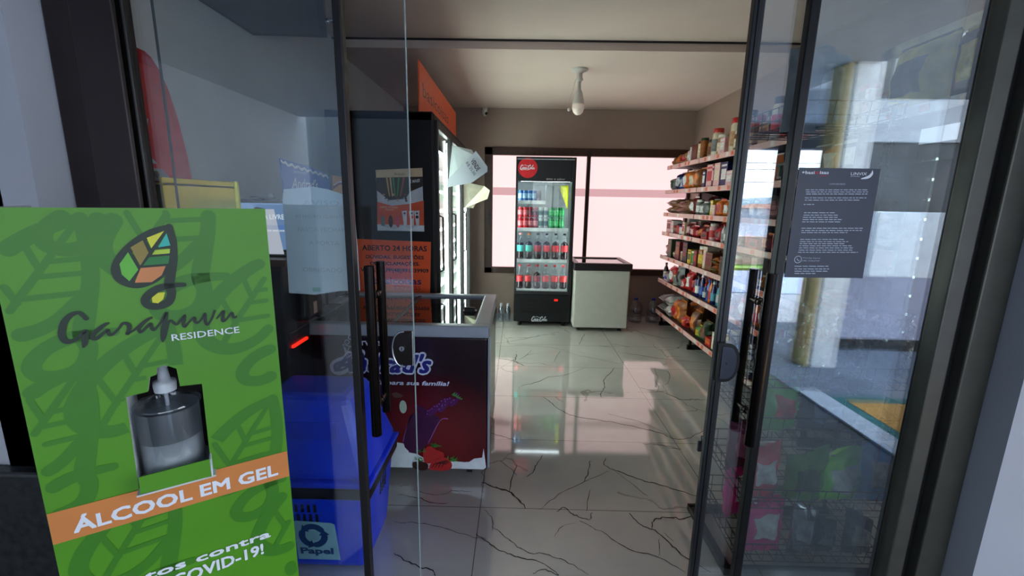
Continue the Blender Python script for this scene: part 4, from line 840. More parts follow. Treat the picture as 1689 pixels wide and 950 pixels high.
def bottle(name, loc, lab, gp, capc, labc, liq, h=.30, r=.041, labc2=None, cat='bottle', full=.62, handle=0, clearcol=(.8, .84, .84)):
    t = thing(name, lab, cat, loc, gp); x, y, z = loc
    sil = [(r*.82, 0), (r*.97, .01), (r, .03), (r*.93, h*.22), (r, h*.38), (r, h*.52), (r*.92, h*.62), (r*.6, h*.78), (r*.34, h*.88), (r*.32, h*.94)]
    if liq is not None:
        MB().lathe([(a_*.95, b_) for a_, b_ in sil if b_ <= h*full]+[(0, h*full)], loc, 18).build('drink', liq, t)
        MB().lathe([s_ for s_ in sil if s_[1] >= h*full-.001], loc, 18).build('bottle_body', CLRB, t)
    else: MB().lathe(sil, loc, 18).build('bottle_body', CLRB, t)
    MB().lathe([(r*1.012, h*.30), (r*1.02, h*.38), (r*1.02, h*.54)], loc, 18).build('bottle_label', M(labc, .35, var=.25, scale=30), t)
    MB().lathe([(r*.38, h*.93), (r*.4, h*.94), (r*.4, h*.995), (r*.34, h)], loc, 14).build('cap', M(capc, .4), t)
    return t
CLRB = GLASS(.07, tint=(.86, .90, .90), maxf=.6, name='clear_bottle')
gp = 'bottles on the fridge shelves'
for i in range(6):
    x = .03+i*.104
    c = [((240, 150, 140), (60, 190, 176)), ((226, 130, 50), (70, 190, 170)), ((20, 18, 20), (170, 20, 30)), ((20, 18, 20), (226, 50, 54)), ((20, 18, 20), (214, 40, 44)), ((20, 18, 20), (222, 50, 54))][i]
    bottle('drink_bottle', (x, 5.12, SZ[2]), f'{"teal labelled" if i < 2 else "black capped cola"} bottle, {nth[i]} from the left on the third fridge shelf', gp, *c, COLA, h=.305, r=.043, full=.7 if i != 0 else .62)
    bottle('drink_bottle', (x, 5.12, SZ[3]), f'red capped cola bottle, {nth[i]} from the left on the bottom fridge shelf', gp, (214, 40, 40), (226, 60, 60) if i != 2 else (150, 24, 34), COLA, h=.285, r=.043, full=.55 if i != 2 else .72)
yb = thing('yellow_drink_pouch', 'bright yellow drink pack at the right end of the top fridge shelf', 'drink pack', (.53, 5.2, 1.40))
MB().bag(.10, .26, .07, (.535, 5.2, 1.40), 0, seed=4, ax='y').build('pack_body', M((222, 224, 50), .35), yb)
pa = thing('bent_price_flap', 'grey bent plastic flap inside the drinks fridge beside the top shelf', 'sign', (.4, 5.05, 1.3))
q = [pp(902, 304, 5.06), pp(922, 310, 5.06), pp(929, 327, 5.06), pp(935, 343, 5.08), pp(899, 343, 5.08), pp(899, 306, 5.07)]
MB().add([Vector(v) for v in q]+[Vector(v)+Vector((0, .004, 0)) for v in q], [[0, 1, 2, 3, 4, 5][::-1], [6, 7, 8, 9, 10, 11]]+[[i, (i+1) % 6, 6+(i+1) % 6, 6+i] for i in range(6)]).build('flap', M((150, 156, 156), .4), pa)
# ---- small white chest freezer
wf_ = thing('small_chest_freezer', 'small white chest freezer with black rim beside the drinks fridge', 'freezer', (.95, 5.1, 0))
a0, a1_, b0_, b1_ = .655, 1.275, 4.83, 5.42
MB().box(a0, a1_, b0_, b1_, .045, .73, bev=.012).build('cabinet', M((202, 200, 190), .45, var=.03), wf_)
m_ = MB(); m_.box(a0-.02, a1_+.02, b0_-.02, b0_+.05, .715, .80, bev=.012); m_.box(a0-.02, a1_+.02, b1_-.05, b1_+.02, .715, .80, bev=.012); m_.box(a0-.02, a0+.045, b0_+.03, b1_-.03, .715, .80, bev=.012); m_.box(a1_-.045, a1_+.02, b0_+.03, b1_-.03, .715, .80, bev=.012); m_.build('rim', M((36, 26, 28), .35), wf_)
MB().box(a0+.04, a1_-.04, b0_+.04, b1_-.04, .782, .788).build('glass_lid', GLASS(.15, tint=(.6, .6, .6)), wf_)
for x in (a0+.07, a1_-.07):
    for y in (b0_+.07, b1_-.07): MB().cyl((x-.015, y, .023), (x+.015, y, .023), .023).build('caster', BLK, wf_)
# water
WAT = GLASS(.12, tint=(.80, .85, .90), maxf=.7, name='water_bottle')
for i, x in enumerate((1.50, 1.72)):
    t = thing('water_jug', f'large clear water jug with blue cap, {"left" if i == 0 else "right"} one of two beside the white freezer', 'water jug', (x, 5.32, 0), 'water jugs on the floor')
    MB().lathe([(.07, 0), (.085, .01), (.085, .06), (.078, .07), (.085, .08), (.085, .2), (.06, .25), (.022, .275), (.02, .285)], (x, 5.32, 0), 20).build('jug_body', WAT, t)
    MB().lathe([(.024, .28), (.024, .305), (.02, .308)], (x, 5.32, 0), 16).build('cap', M((20, 40, 150), .4), t)
    MB().tube([(x-.05, 5.25, .16), (x-.03, 5.215, .13), (x+.03, 5.215, .13), (x+.05, 5.25, .16)], .006).build('carry_strap', M((30, 34, 60), .5), t)
for i in range(6):
    x = -.275+(i % 3)*.082; y = 5.2+(i//3)*.085
    t = thing('water_bottle', f'small clear water bottle in the {"front" if i < 3 else "back"} row, {("left", "middle", "right")[i % 3]}, by the drinks fridge', 'bottle', (x, y, 0), 'water bottles on the floor by the fridge')
    MB().lathe([(.03, 0), (.037, .008), (.037, .07), (.033, .08), (.037, .09), (.037, .14), (.014, .185), (.013, .195)], (x, y, 0), 14).build('bottle_body', WAT, t)
    MB().lathe([(.016, .193), (.016, .21)], (x, y, 0), 12).build('cap', M((190, 200, 214), .4), t)
# ---- ceiling lamp, wall sensor
lp = thing('ceiling_bulb', 'bare white bulb hanging in a socket from the ceiling', 'lamp', (.50, 4.0, ZC))
LX, LY = .502, 4.0; WP = M((206, 198, 190), .45, var=.03)
MB().lathe([(.03, ZC-.035), (.035, ZC-.02), (.062, ZC-.015), (.07, ZC-.004), (.07, ZC)], (LX, LY, 0), 28).build('ceiling_rose', WP, lp)
MB().lathe([(.020, ZC-.10), (.034, ZC-.085), (.026, ZC-.07), (.024, ZC-.035)], (LX, LY, 0), 20).build('socket', WP, lp)
bz0 = 2.21
MB().lathe([(.052, bz0+.088), (.046, bz0+.12), (.032, bz0+.185), (.018, bz0+.21), (.016, bz0+.275)], (LX, LY, 0), 24).build('bulb_neck', WP, lp)
MB().lathe([(0, bz0), (.022, bz0+.005), (.042, bz0+.024), (.053, bz0+.055), (.052, bz0+.088)], (LX, LY, 0), 28).build('bulb_diffuser', M((232, 214, 200), .3, emit=.12), lp)
MB().tube([(LX-.03, LY, ZC-.08), (LX-.05, LY, ZC-.16), (LX-.085, LY, bz0+.09)], .0022).sphere((LX-.08, LY, bz0+.045), .014, 10).build('pull_cord', WP, lp)
sn = thing('security_camera', 'small white dome camera high on the back wall by the ceiling', 'camera', (-.43, 5.56, 2.53))
MB().box(-.46, -.40, 5.53, 5.6, 2.555, 2.58, bev=.006).lathe([(0, 2.475), (.02, 2.478), (.034, 2.495), (.036, 2.53), (.03, 2.556)], (-.43, 5.55, 0), 20).build('housing', WP, sn)
MB().sphere((-.412, 5.527, 2.505), .018, 14).build('lens', BLK, sn)
# ================================================================== WALL SHELVING ON THE RIGHT
SX0, SX1 = 1.70, 2.10
SH = [1.885, 1.615, 1.362, 1.143, .870, .585, .20]
YE = [5.17, 4.27, 3.37, 2.47, 1.62]
gn = thing('gondola_shelving', 'long dark wall shelving with pale pink price rails along the right wall', 'shelving', (1.95, 3.4, 0))
SHM = M((60, 46, 44), .5); RAIL = M((222, 176, 168), .45, var=.06); RAILW = M((196, 206, 214), .4, var=.04)
for k, y in enumerate(YE):
    MB().box(2.095, 2.135, y-.02, y+.02, 0, 2.02).box(1.76, 2.12, y-.012, y+.012, .0, .05).box(1.775, 1.80, y-.012, y+.012, 0, .17).build('upright', M((24, 20, 20), .5), gn)
for j, z in enumerate(SH):
    for k in range(4):
        if k == 3 and j: continue
        ya, yb2 = YE[k+1]+.008, YE[k]-.008
        m_ = MB(); m_.box(SX0+.012, SX1, ya, yb2, z-.022, z-.002); sh_ = m_.build('shelf', SHM, gn)
        m_ = MB(); m_.box(SX0, SX0+.012, ya, yb2, z-.036, z+.008, bev=.002); rs = random.Random(j*10+k); y = ya+.05
        while y < yb2-.08:
            if rs.random() < .55: m_.box(SX0-.0015, SX0, y, y+.045, z-.030, z+.002, 1 if rs.random() < .6 else 2)
            y += .085
        m_.build('price_rail', [RAIL if k < 3 else RAILW, M((216, 104, 72), .5), M((226, 214, 206), .5)], sh_)
    for k, y in enumerate(YE[:-1]):
        m_ = MB(); a = z-.02
        if k: m_.add([(1.72, y-.006, a), (2.1, y-.006, a-.1), (2.1, y-.006, a), (1.72, y+.006, a), (2.1, y+.006, a-.1), (2.1, y+.006, a)], [[0, 1, 2], [5, 4, 3], [0, 3, 4, 1], [1, 4, 5, 2], [2, 5, 3, 0]]); m_.build('bracket', M((20, 16, 16), .5), gn)
for k in range(3): MB().box(2.112, 2.13, YE[k+1]+.02, YE[k]-.02, .1, 1.98).build('back_panel', M((70, 56, 54), .6), gn)
# product builders, all stand at loc, front faces -X
def P_box(t, loc, c, c2, w_, h, d, sd):
    x, y, z = loc; MB().box(x, x+d, y-w_/2, y+w_/2, z, z+h, bev=.003).build('carton', M(c, .45, var=.12, scale=20), t)
    MB().box(x-.001, x, y-w_*.36, y+w_*.36, z+h*.30, z+h*.72).box(x-.0012, x, y-w_*.4, y+w_*.4, z+h*.82, z+h*.90).build('front_label', M(c2, .45, var=.3, scale=50), t)
def P_bag(t, loc, c, c2, w_, h, d, sd):
    x, y, z = loc; b = MB().bag(w_, h, d, (x+d/2, y, z), 0, seed=sd, lab=1); b.build('bag_body', [M(c, .3, var=.25, scale=18, bump=.35), M(c2, .35, var=.35, scale=30)], t)
    MB().box(x+d/2-.002, x+d/2+.002, y-w_*.47, y+w_*.47, z+h-.004, z+h+.010).build('top_seal', M(c2, .35), t)
def P_flat(t, loc, c, c2, w_, h, d, sd):
    x, y, z = loc; b = MB().bag(w_, d, h, (0, 0, 0), 0, seed=sd)  # lying pack
    R = Matrix.Rotation(math.radians(90), 3, 'Y'); b.v = [R@v+Vector((x, y, z+h/2+.001)) for v in b.v]
    b.build('bag_body', M(c, .4, var=.2, scale=16, bump=.3), t)
    MB().box(x-.008, x+.006, y-w_*.45, y+w_*.45, z+h/2-.001, z+h/2+.003).build('end_seal', M(c2, .4), t)
def P_jar(t, loc, c, c2, w_, h, d, sd):
    x, y, z = loc; r = w_/2; q = (x+r, y, z)
    MB().lathe([(r*.9, 0), (r, .006), (r, h*.78), (r*.82, h*.86)], q, 16).build('jar_body', M(c, .15, var=.15, coat=.4), t)
    MB().lathe([(r*1.01, h*.2), (r*1.01, h*.62)], q, 16).build('jar_label', M(c2, .5, var=.3, scale=40), t)
    MB().lathe([(r*.86, h*.85), (r*.88, h*.86), (r*.88, h), (0, h)], q, 16).build('lid', M(((190, 40, 36), (220, 214, 200), (60, 60, 66))[sd % 3], .35), t)
def P_can(t, loc, c, c2, w_, h, d, sd):
    x, y, z = loc; r = w_/2; q = (x+r, y, z); MB().lathe([(r*.95, 0), (r, .004), (r, h-.004), (r*.95, h)], q, 16).build('can_body', M(c, .3, metal=.2), t)
    MB().lathe([(r*1.01, h*.12), (r*1.01, h*.88)], q, 16).build('can_label', M(c2, .45, var=.35, scale=40), t)
def P_bot(t, loc, c, c2, w_, h, d, sd):
    x, y, z = loc; r = w_/2; q = (x+r, y, z)
    MB().lathe([(r*.9, 0), (r, .008), (r*.94, h*.3), (r, h*.55), (r*.8, h*.7), (r*.34, h*.84), (r*.32, h*.9)], q, 16, sy=1, sx=.8).build('bottle_body', M(c, .2, var=.1, coat=.4), t)
    MB().lathe([(r*1.01, h*.16), (r*.96, h*.3), (r*1.01, h*.5)], q, 16, sx=.81).build('bottle_label', M(c2, .45, var=.3, scale=40), t)
    MB().lathe([(r*.4, h*.88), (r*.42, h*.89), (r*.38, h), (0, h)], q, 12).build('cap', M(((226, 226, 230), (200, 40, 40), (40, 80, 170), (30, 30, 34))[sd % 4], .4), t)
def P_hbot(t, loc, c, c2, w_, h, d, sd):
    x, y, z = loc; MB().frust(x, x+.05, y-w_/2, y+w_/2, z, x+.01, x+.04, y-w_*.22, y+w_*.22, z+h*.82, bev=.008).build('bottle_body', M(c, .3), t)
    MB().box(x-.002, x+.0, y-w_*.38, y+w_*.38, z+h*.12, z+h*.48).build('bottle_label', M(c2, .4, var=.3, scale=40), t)
    MB().tube([(x+.025, y-w_*.2, z+h*.78), (x+.025, y-w_*.24, z+h*.95), (x+.025, y, z+h), (x+.025, y+w_*.2, z+h*.96), (x+.025, y+w_*.16, z+h*.78)], .007).build('carry_handle', M((224, 222, 214), .4), t)
KD = {'box': (P_box, 'carton', 'box'), 'bag': (P_bag, 'snack_bag', 'bag'), 'flat': (P_flat, 'flat_pack', 'bag'), 'jar': (P_jar, 'glass_jar', 'jar'), 'can': (P_can, 'food_can', 'can'), 'bot': (P_bot, 'plastic_bottle', 'bottle'), 'hb': (P_hbot, 'handled_bottle', 'bottle')}
CN = {'brown': (112, 66, 40), 'tan': (176, 136, 100), 'orange': (216, 112, 36), 'red': (186, 34, 36), 'darkred': (110, 24, 26), 'pink': (222, 170, 172), 'navy': (26, 30, 86), 'blue': (52, 92, 180), 'grey': (120, 122, 120), 'black': (26, 24, 26), 'cream': (216, 200, 172), 'white': (222, 218, 214), 'green': (60, 130, 54), 'darkgreen': (40, 66, 40), 'yellow': (214, 180, 40), 'teal': (70, 150, 170), 'amber': (150, 84, 30), 'silver': (186, 190, 196)}
SL = [
 # top shelf
 [('bag','brown','amber',.13,.10,.2),('bag','amber','orange',.13,.11,.2),('bag','tan','red',.13,.10,.18),('bag','pink','white',.11,.12,.15),('box','white','pink',.03,.15,.12),('box','darkred','brown',.12,.16,.12),('can','brown','cream',.07,.17,.07),('can','darkgreen','amber',.07,.18,.07),('jar','tan','brown',.10,.15,.1),('jar','cream','grey',.10,.22,.1),('jar','tan','cream',.10,.17,.1),('box','pink','white',.09,.14,.1),('jar','cream','tan',.11,.26,.1),('jar','amber','cream',.09,.16,.1),('jar','cream','white',.11,.28,.1),('jar','brown','tan',.09,.17,.1),('box','tan','brown',.12,.16,.12),('jar','cream','red',.1,.27,.1),('bag','red','white',.15,.2,.1),('bag','red','cream',.15,.18,.1)],
 [('bag','grey','darkgreen',.12,.14,.16),('bag','navy','silver',.14,.17,.16),('bag','blue','white',.10,.15,.14),('bag','orange','white',.14,.18,.14),('bag','orange','cream',.14,.17,.16),('bag','amber','orange',.13,.18,.16),('box','navy','white',.06,.15,.12),('box','pink','red',.13,.21,.12),('box','darkred','pink',.04,.2,.12),('box','pink','cream',.11,.2,.12),('box','navy','white',.12,.2,.12),('box','pink','white',.11,.12,.12),('box','navy','pink',.13,.19,.12),('bag','blue','white',.14,.18,.12)],
 [('flat','tan','brown',.16,.07,.22),('flat','tan','white',.16,.07,.22),('flat','pink','tan',.15,.065,.2),('flat','tan','darkred',.15,.07,.2),('bag','darkred','white',.10,.16,.12),('jar','grey','white',.08,.13,.1),('bag','grey','white',.11,.12,.1),('bag','darkgreen','grey',.10,.12,.1),('box','yellow','cream',.05,.13,.1),('box','pink','cream',.06,.10,.1),('bag','orange','red',.11,.13,.1),('bag','orange','white',.10,.12,.1),('box','blue','white',.05,.08,.1),('jar','amber','white',.08,.14,.1)],
 [('box','pink','darkred',.15,.13,.12),('box','white','pink',.06,.12,.12),('bag','red','brown',.11,.10,.12),('can','black','red',.07,.11,.07),('can','blue','white',.07,.09,.07),('box','cream','red',.07,.12,.1),('bag','darkred','pink',.12,.12,.12),('bag','red','pink',.12,.10,.12),('bag','darkred','orange',.12,.11,.12),('box','red','black',.12,.07,.1),('jar','pink','red',.08,.15,.1),('bag','red','darkred',.12,.11,.1),('bot','silver','grey',.06,.17,.1),('bot','grey','white',.06,.16,.1),('box','black','red',.12,.06,.1)],
 [('bag','brown','pink',.12,.13,.15),('box','darkgreen','brown',.12,.19,.12),('bag','amber','cream',.1,.08,.1),('box','darkred','amber',.12,.19,.12),('can','white','tan',.08,.10,.08),('box','black','darkred',.12,.20,.12),('box','yellow','darkgreen',.08,.13,.1),('can','cream','green',.06,.12,.1),('box','darkred','red',.07,.14,.1),('jar','amber','yellow',.1,.18,.1),('box','cream','pink',.08,.20,.12),('box','brown','darkred',.14,.16,.12),('flat','amber','green',.14,.06,.14),('box','brown','black',.12,.16,.12),('box','white','tan',.06,.12,.1)],
 [('bot','black','white',.07,.18,.07),('box','white','blue',.12,.07,.1),('bag','red','white',.14,.18,.12),('can','cream','grey',.08,.10,.08),('bag','grey','black',.12,.22,.12),('bag','red','pink',.10,.10,.1),('bag','red','white',.13,.18,.12),('bot','navy','red',.06,.15,.06),('bot','navy','white',.07,.20,.07),('bot','navy','blue',.07,.22,.07),('bot','navy','silver',.06,.14,.07),('bot','blue','navy',.06,.20,.07),('bot','orange','red',.06,.20,.07),('bot','navy','teal',.06,.2,.07),('bot','teal','silver',.09,.20,.08),('bot','blue','teal',.08,.19,.08)],
 [('flat','grey','white',.2,.1,.26),('flat','white','grey',.16,.11,.22),('bag','orange','red',.14,.20,.14),('bag','amber','orange',.15,.22,.14),('bag','red','orange',.12,.10,.12),('bag','brown','orange',.14,.2,.14),('bag','green','yellow',.12,.10,.12),('bag','darkgreen','brown',.14,.18,.14),('box','red','orange',.11,.07,.1),('box','cream','white',.12,.15,.1),('box','darkgreen','green',.05,.16,.1),('hb','yellow','brown',.11,.22,.1),('bot','blue','white',.08,.19,.07),('bot','silver','white',.08,.2,.08),('bot','silver','grey',.08,.22,.08),('bot','navy','silver',.07,.2,.07)]]
SN = ['top', 'second', 'third', 'fourth', 'fifth', 'sixth', 'bottom']
ORD = ['first', 'second', 'third', 'fourth', 'fifth', 'sixth', 'seventh', 'eighth', 'ninth', 'tenth', 'eleventh', 'twelfth', 'thirteenth', 'fourteenth', 'fifteenth', 'sixteenth', 'seventeenth', 'eighteenth', 'nineteenth', 'twentieth', 'twenty-first', 'twenty-second', 'twenty-third', 'twenty-fourth', 'twenty-fifth', 'twenty-sixth', 'twenty-seventh', 'twenty-eighth', 'twenty-ninth', 'thirtieth', 'thirty-first', 'thirty-second', 'thirty-third', 'thirty-fourth', 'thirty-fifth', 'thirty-sixth', 'thirty-seventh', 'thirty-eighth']
NM = {'box': 'carton', 'bag': 'bag', 'flat': 'flat pack', 'jar': 'jar', 'can': 'can', 'bot': 'bottle', 'hb': 'handled bottle'}
CNM = {'darkred': 'dark red', 'darkgreen': 'dark green', 'navy': 'navy blue'}
cnm = lambda c: CNM.get(c, c)
rs = random.Random(21)
for j, items in enumerate(SL):
    y = 5.14; i = 0; seq = list(items)
    while y > (2.45 if j else 2.2):
        if i >= len(seq):
            a = rs.choice(items); seq.append(a)
        kd, c, c2, w_, h, d = seq[i]
        h *= rs.uniform(1.0, 1.15); h = min(h, SH[j-1]-SH[j]-.06) if j else h; d = min(d, .18) if kd != 'flat' else d
        for yy in YE:
            if y-w_ < yy+.012 and y > yy-.012 and kd not in ('zz',): y = yy-.014 if y-w_ < yy-.012 < y or True else y
        if y-w_ < 1.7: break
        fn, nme, cat = KD[kd]
        loc = (SX0+.03+rs.uniform(0, .02), y-w_/2, SH[j]+.000)
        if kd == 'flat': loc = (SX0+.02, y-w_/2, SH[j])
        lab = f'{cnm(c)} {NM[kd]}, {cnm(c2)} label, {ORD[i]} from the window on the {SN[j]} wall shelf'
        if j in (0,): pass
        t = thing(nme, lab, cat, loc, f'{cat} items on the {SN[j]} wall shelf')
        fn(t, loc, CN[c], CN[c2], w_, h, d, i+j*31)
        if kd == 'flat' and SH[j-1]-SH[j] > .2:   # a second pack stacked on it
            l2 = (loc[0]+.005, loc[1]+.01, loc[2]+h+.004)
            t2 = thing(nme, f'{cnm(c)} upper pack stacked on the {ORD[i]} item of the {SN[j]} wall shelf', cat, l2, f'{cat} items on the {SN[j]} wall shelf')
            fn(t2, l2, CN[c], CN[c2], w_, h*.95, d, i+j*31+5)
        if kd != 'flat' and rs.random() < .8:      # one more of the kind behind it
            l3 = (SX0+.20+rs.uniform(0, .02), loc[1], SH[j]); h3 = min(h*rs.uniform(1.0, 1.3), .2 if j else .3)
            t3 = thing(nme, f'rear {cnm(c)} {NM[kd]} behind the {ORD[i]} item from the window, {SN[j]} wall shelf', cat, l3, f'{cat} items on the {SN[j]} wall shelf')
            fn(t3, l3, CN[c], CN[c2], w_, h3, min(d, .17), i+j*31+9)
        y -= w_+rs.uniform(.002, .010); i += 1
# big bags on the near end of the top shelf
NB = [((206, 190, 40), (60, 60, 90), 'yellow', 2.13, .30, .30), ((44, 54, 84), (150, 140, 60), 'dark blue', 1.83, .27, .28)]
for c, c2, nm, y, w_, h in NB:
    t = thing('coffee_bag', f'large {nm} bag near the door end of the top wall shelf', 'bag', (1.86, y, SH[0]), 'large bags on the top wall shelf'); P_bag(t, (1.74, y, SH[0]), c, c2, w_, h, .16, int(y*10))
# ---- wire rack by the right panel
WIRE = M((14, 14, 16), .35, metal=.4)
rk = thing('wire_rack', 'black wire rack with slanted baskets standing inside the right glass panel', 'rack', (1.2, 1.7, 0))
RA = math.radians(0)
rx0, rx1, ry0, ry1 = .90, 1.50, 1.50, 1.86
m_ = MB()
for x in (rx0, rx1):
    for y in (ry0, ry1): m_.cyl((x, y, 0), (x, y, 1.86), .008, n=8)
m_.build('post', WIRE, rk)
m_ = MB(); m_.box(rx0-.05, rx1+.02, ry1-.012, ry1+.013, .0, .03); m_.box(rx0-.05, rx1+.02, ry0-.012, ry0+.013, 0, .03); m_.box(rx0-.05, rx0-.02, ry0, ry1, 0, .03)
m_.build('base_frame', M((26, 25, 26), .4), rk)
def basket(z, front=.085, slope=.05, name='basket', x0=rx0, x1=rx1, y0=ry0, y1=ry1, n=13):
    b = MB()
    zf = lambda y: z+slope*(y-y0)/(y1-y0)
    for i in range(n): x = x0+(x1-x0)*i/(n-1); b.tube([(x, y0-.01, z+front), (x, y0-.002, z), (x, y1, zf(y1)), (x, y1, zf(y1)+front)], .0018, 5)
    for k in range(8): y = y0+(y1-y0)*k/7; b.tube([(x0-.004, y, zf(y)+front), (x0, y, zf(y)), (x1, y, zf(y)), (x1+.004, y, zf(y)+front)], .002, 5)
    for q in (.4, 1): b.tube([(x0-.002, y0-.008*q, z+front*q), (x1+.002, y0-.008*q, z+front*q)], .0026 if q == 1 else .0018, 6); b.tube([(x0, y1, zf(y1)+front*q), (x1, y1, zf(y1)+front*q)], .0022, 6); b.tube([(x0-.003, y0-.008*q, z+front*q), (x0-.003, y1, zf(y1)+front*q)], .0022, 6); b.tube([(x1+.003, y0-.008*q, z+front*q), (x1+.003, y1, zf(y1)+front*q)], .0022, 6)
    b.build(name, WIRE, rk)
RZ = [.06, .30, .60, .80]
basket(RZ[0]); basket(RZ[1]); basket(RZ[2]); basket(RZ[3])
basket(1.72, .07, .0, 'top_basket', n=4, x1=1.24)
MB().box(rx0-.062, rx0-.03, 1.80, 1.815, .35, .40, bev=.004).tube([(rx0-.045, 1.807, .40), (rx0-.05, 1.807, .425), (rx0-.03, 1.807, .43), (rx0-.01, 1.807, .38), (rx0, 1.807, .345)], .003).build('price_tag_clip', M((44, 50, 64), .4), rk)
def rbag(loc, w_, h, d, c, c2, lab, sd, rz=0, tilt=0, name='snack_bag', rough=.22, metal=0, group='bags on the wire rack'):
    t = thing(name, lab, 'bag', loc, group); t.rotation_euler = (tilt, 0, rz)
    b = MB().bag(w_, h, d, loc, 0, seed=sd, ax='y', nx=16, nz=20, lab=1, amp=.7)
    for i, v in enumerate(b.v): b.v[i] = v+Vector((0, .007*noise.noise(v*38+Vector((sd, 0, 0))), .012*noise.noise(v*9)+.03*(v.z-loc[2])/h*math.sin((v.x-loc[0])*22+sd)))
    b.build('bag_body', [M(c, rough, metal=metal, var=.2, scale=16, bump=.6), M(c2, .3, var=.5, scale=24)], t)
    MB().box(loc[0]-w_*.3, loc[0]+w_*.3, loc[1]-.003, loc[1]+.003, loc[2]+h*.97, loc[2]+h*.99).build('top_seal', M(c2, .3), t)
    return t
Q = [((1.02, 1.56, .064), .17, .22, .07, (236, 30, 140), (240, 226, 234), 'magenta pack with white label on the lowest basket of the wire rack', 1, .1),
 ((1.17, 1.54, .064), .10, .21, .05, (196, 200, 206), (150, 156, 166), 'crumpled silver foil pack on the lowest basket of the wire rack', 2, 0),
 ((1.40, 1.55, .064), .11, .18, .06, (30, 30, 30), (214, 206, 180), 'black pack with cream label at the right of the lowest basket', 3, 0),
 ((1.27, 1.56, .064), .10, .17, .06, (40, 44, 48), (110, 116, 120), 'dark foil pack beside the silver one on the lowest basket', 4, 0),
 ((.99, 1.57, .306), .14, .24, .07, (230, 50, 80), (240, 214, 220), 'red and white pack at the left of the second basket of the wire rack', 5, .1),
 ((1.15, 1.55, .306), .15, .22, .08, (90, 150, 46), (50, 80, 40), 'dull green snack bag in the second basket of the wire rack', 6, -.1),
 ((1.29, 1.555, .306), .17, .20, .08, (140, 244, 30), (214, 224, 214), 'bright lime green snack bag in the second basket of the wire rack', 7, .12),
 ((1.43, 1.56, .306), .12, .22, .07, (80, 160, 250), (214, 204, 204), 'bright blue snack bag at the right of the second basket of the wire rack', 8, 0),
 ((.985, 1.72, .33), .14, .22, .07, (110, 30, 70), (180, 120, 150), 'wine coloured bag behind the red pack in the second basket', 9, .2),
 ((1.02, 1.56, .606), .14, .20, .07, (80, 190, 60), (210, 70, 70), 'green pack with red label at the left of the third basket', 10, .1),
 ((1.18, 1.56, .606), .17, .18, .08, (40, 46, 96), (90, 100, 150), 'dark blue snack bag in the middle of the third basket', 11, 0),
 ((1.34, 1.56, .606), .14, .17, .07, (44, 50, 60), (110, 120, 60), 'charcoal snack bag beside the dark blue one in the third basket', 12, 0),
 ((1.12, 1.72, .63), .16, .22, .07, (96, 180, 50), (40, 110, 40), 'leaf green bag at the back of the third basket', 13, 0)]
for loc, w_, h, d, c, c2, lab, sd, rz in Q: rbag(loc, w_, h, d, c, c2, lab, sd, rz, name='snack_pack' if 'pack' in lab else 'snack_bag', rough=.18 if 'foil' in lab else .25, metal=.9 if 'silver' in lab else 0)
rbag((.925+.08, 1.60, .064+.0), .0001+.12, .2, .06, (150, 24, 90), (220, 190, 210), 'second magenta pack at the left corner of the lowest basket', 14, 1.3) if False else None
rbag((1.0, 1.74, .09), .15, .26, .07, (236, 40, 150), (240, 226, 234), 'upright magenta pack with pale top at the back of the lowest basket', 15, .5, name='snack_pack')
CLP = GLASS(.24, tint=(.86, .89, .91), rough=.02, maxf=.9, name='clear_film')
def clearpack(loc, w_, h, d, lab, sd):
    t = thing('clear_pack', lab, 'bag', loc, 'clear film packs on the wire rack'); b = MB().bag(w_, h, d, loc, 0, seed=sd, ax='y', nx=22, nz=26)
    for i, v in enumerate(b.v): b.v[i] = v+Vector((0, .030*noise.noise(v*24+Vector((sd, 0, 0)))+.014*noise.noise(v*55), 0))
    b.s = [False]*len(b.s); b.build('clear_film', CLP, t)
    MB().bag(w_*.7, h*.5, d*.4, (loc[0], loc[1], loc[2]+.01), 0, seed=sd, ax='y').build('contents', M(((190, 196, 200), (150, 140, 110), (120, 128, 140))[sd % 3], .6), t)
clearpack((1.0, 1.58, .806), .18, .30, .08, 'clear film pack at the left of the fourth basket', 1)
clearpack((1.20, 1.58, .806), .19, .28, .09, 'clear film pack in the middle of the fourth basket', 2)
clearpack((1.40, 1.58, .806), .18, .26, .08, 'clear film pack at the right of the fourth basket', 3)
rbag((1.10, 1.68, 1.726), .22, .26, .09, (150, 178, 192), (196, 210, 216), 'pale silver blue crinkled bag in the top basket of the wire rack', 21, .1, name='product_bag', rough=.3, metal=.3)
# hanging braided strip of small sachets at the rack's left edge
for i in range(9):
    z = 1.62-i*.075; loc = (.928, 1.545, z)
    c, nm = (((90, 96, 120), 'slate blue'), ((30, 34, 70), 'navy'), ((40, 36, 44), 'charcoal'), ((170, 120, 110), 'pinkish'))[(0, 1, 2, 1, 2, 1, 2, 3, 3)[i]]
    t = thing('hanging_sachet', f'{nm} sachet hanging at the left edge of the wire rack, {ORD[i]} from the top', 'sachet', loc, 'sachets hanging on the rack edge')
    MB().bag(.05, .085, .03, loc, 0, seed=i, ax='y').build('sachet_body', M(c, .25, var=.3, scale=60, bump=.5), t)
t = thing('hanging_bag', 'dark blue crinkled bag hanging from the upper left corner of the wire rack', 'bag', (.935, 1.54, 1.72))
rb2 = MB().bag(.12, .26, .06, (.935, 1.545, 1.70), 0, seed=31, ax='y', nx=12, nz=18); rb2.build('bag_body', M((160, 164, 172), .25, var=.3, bump=.6), t)
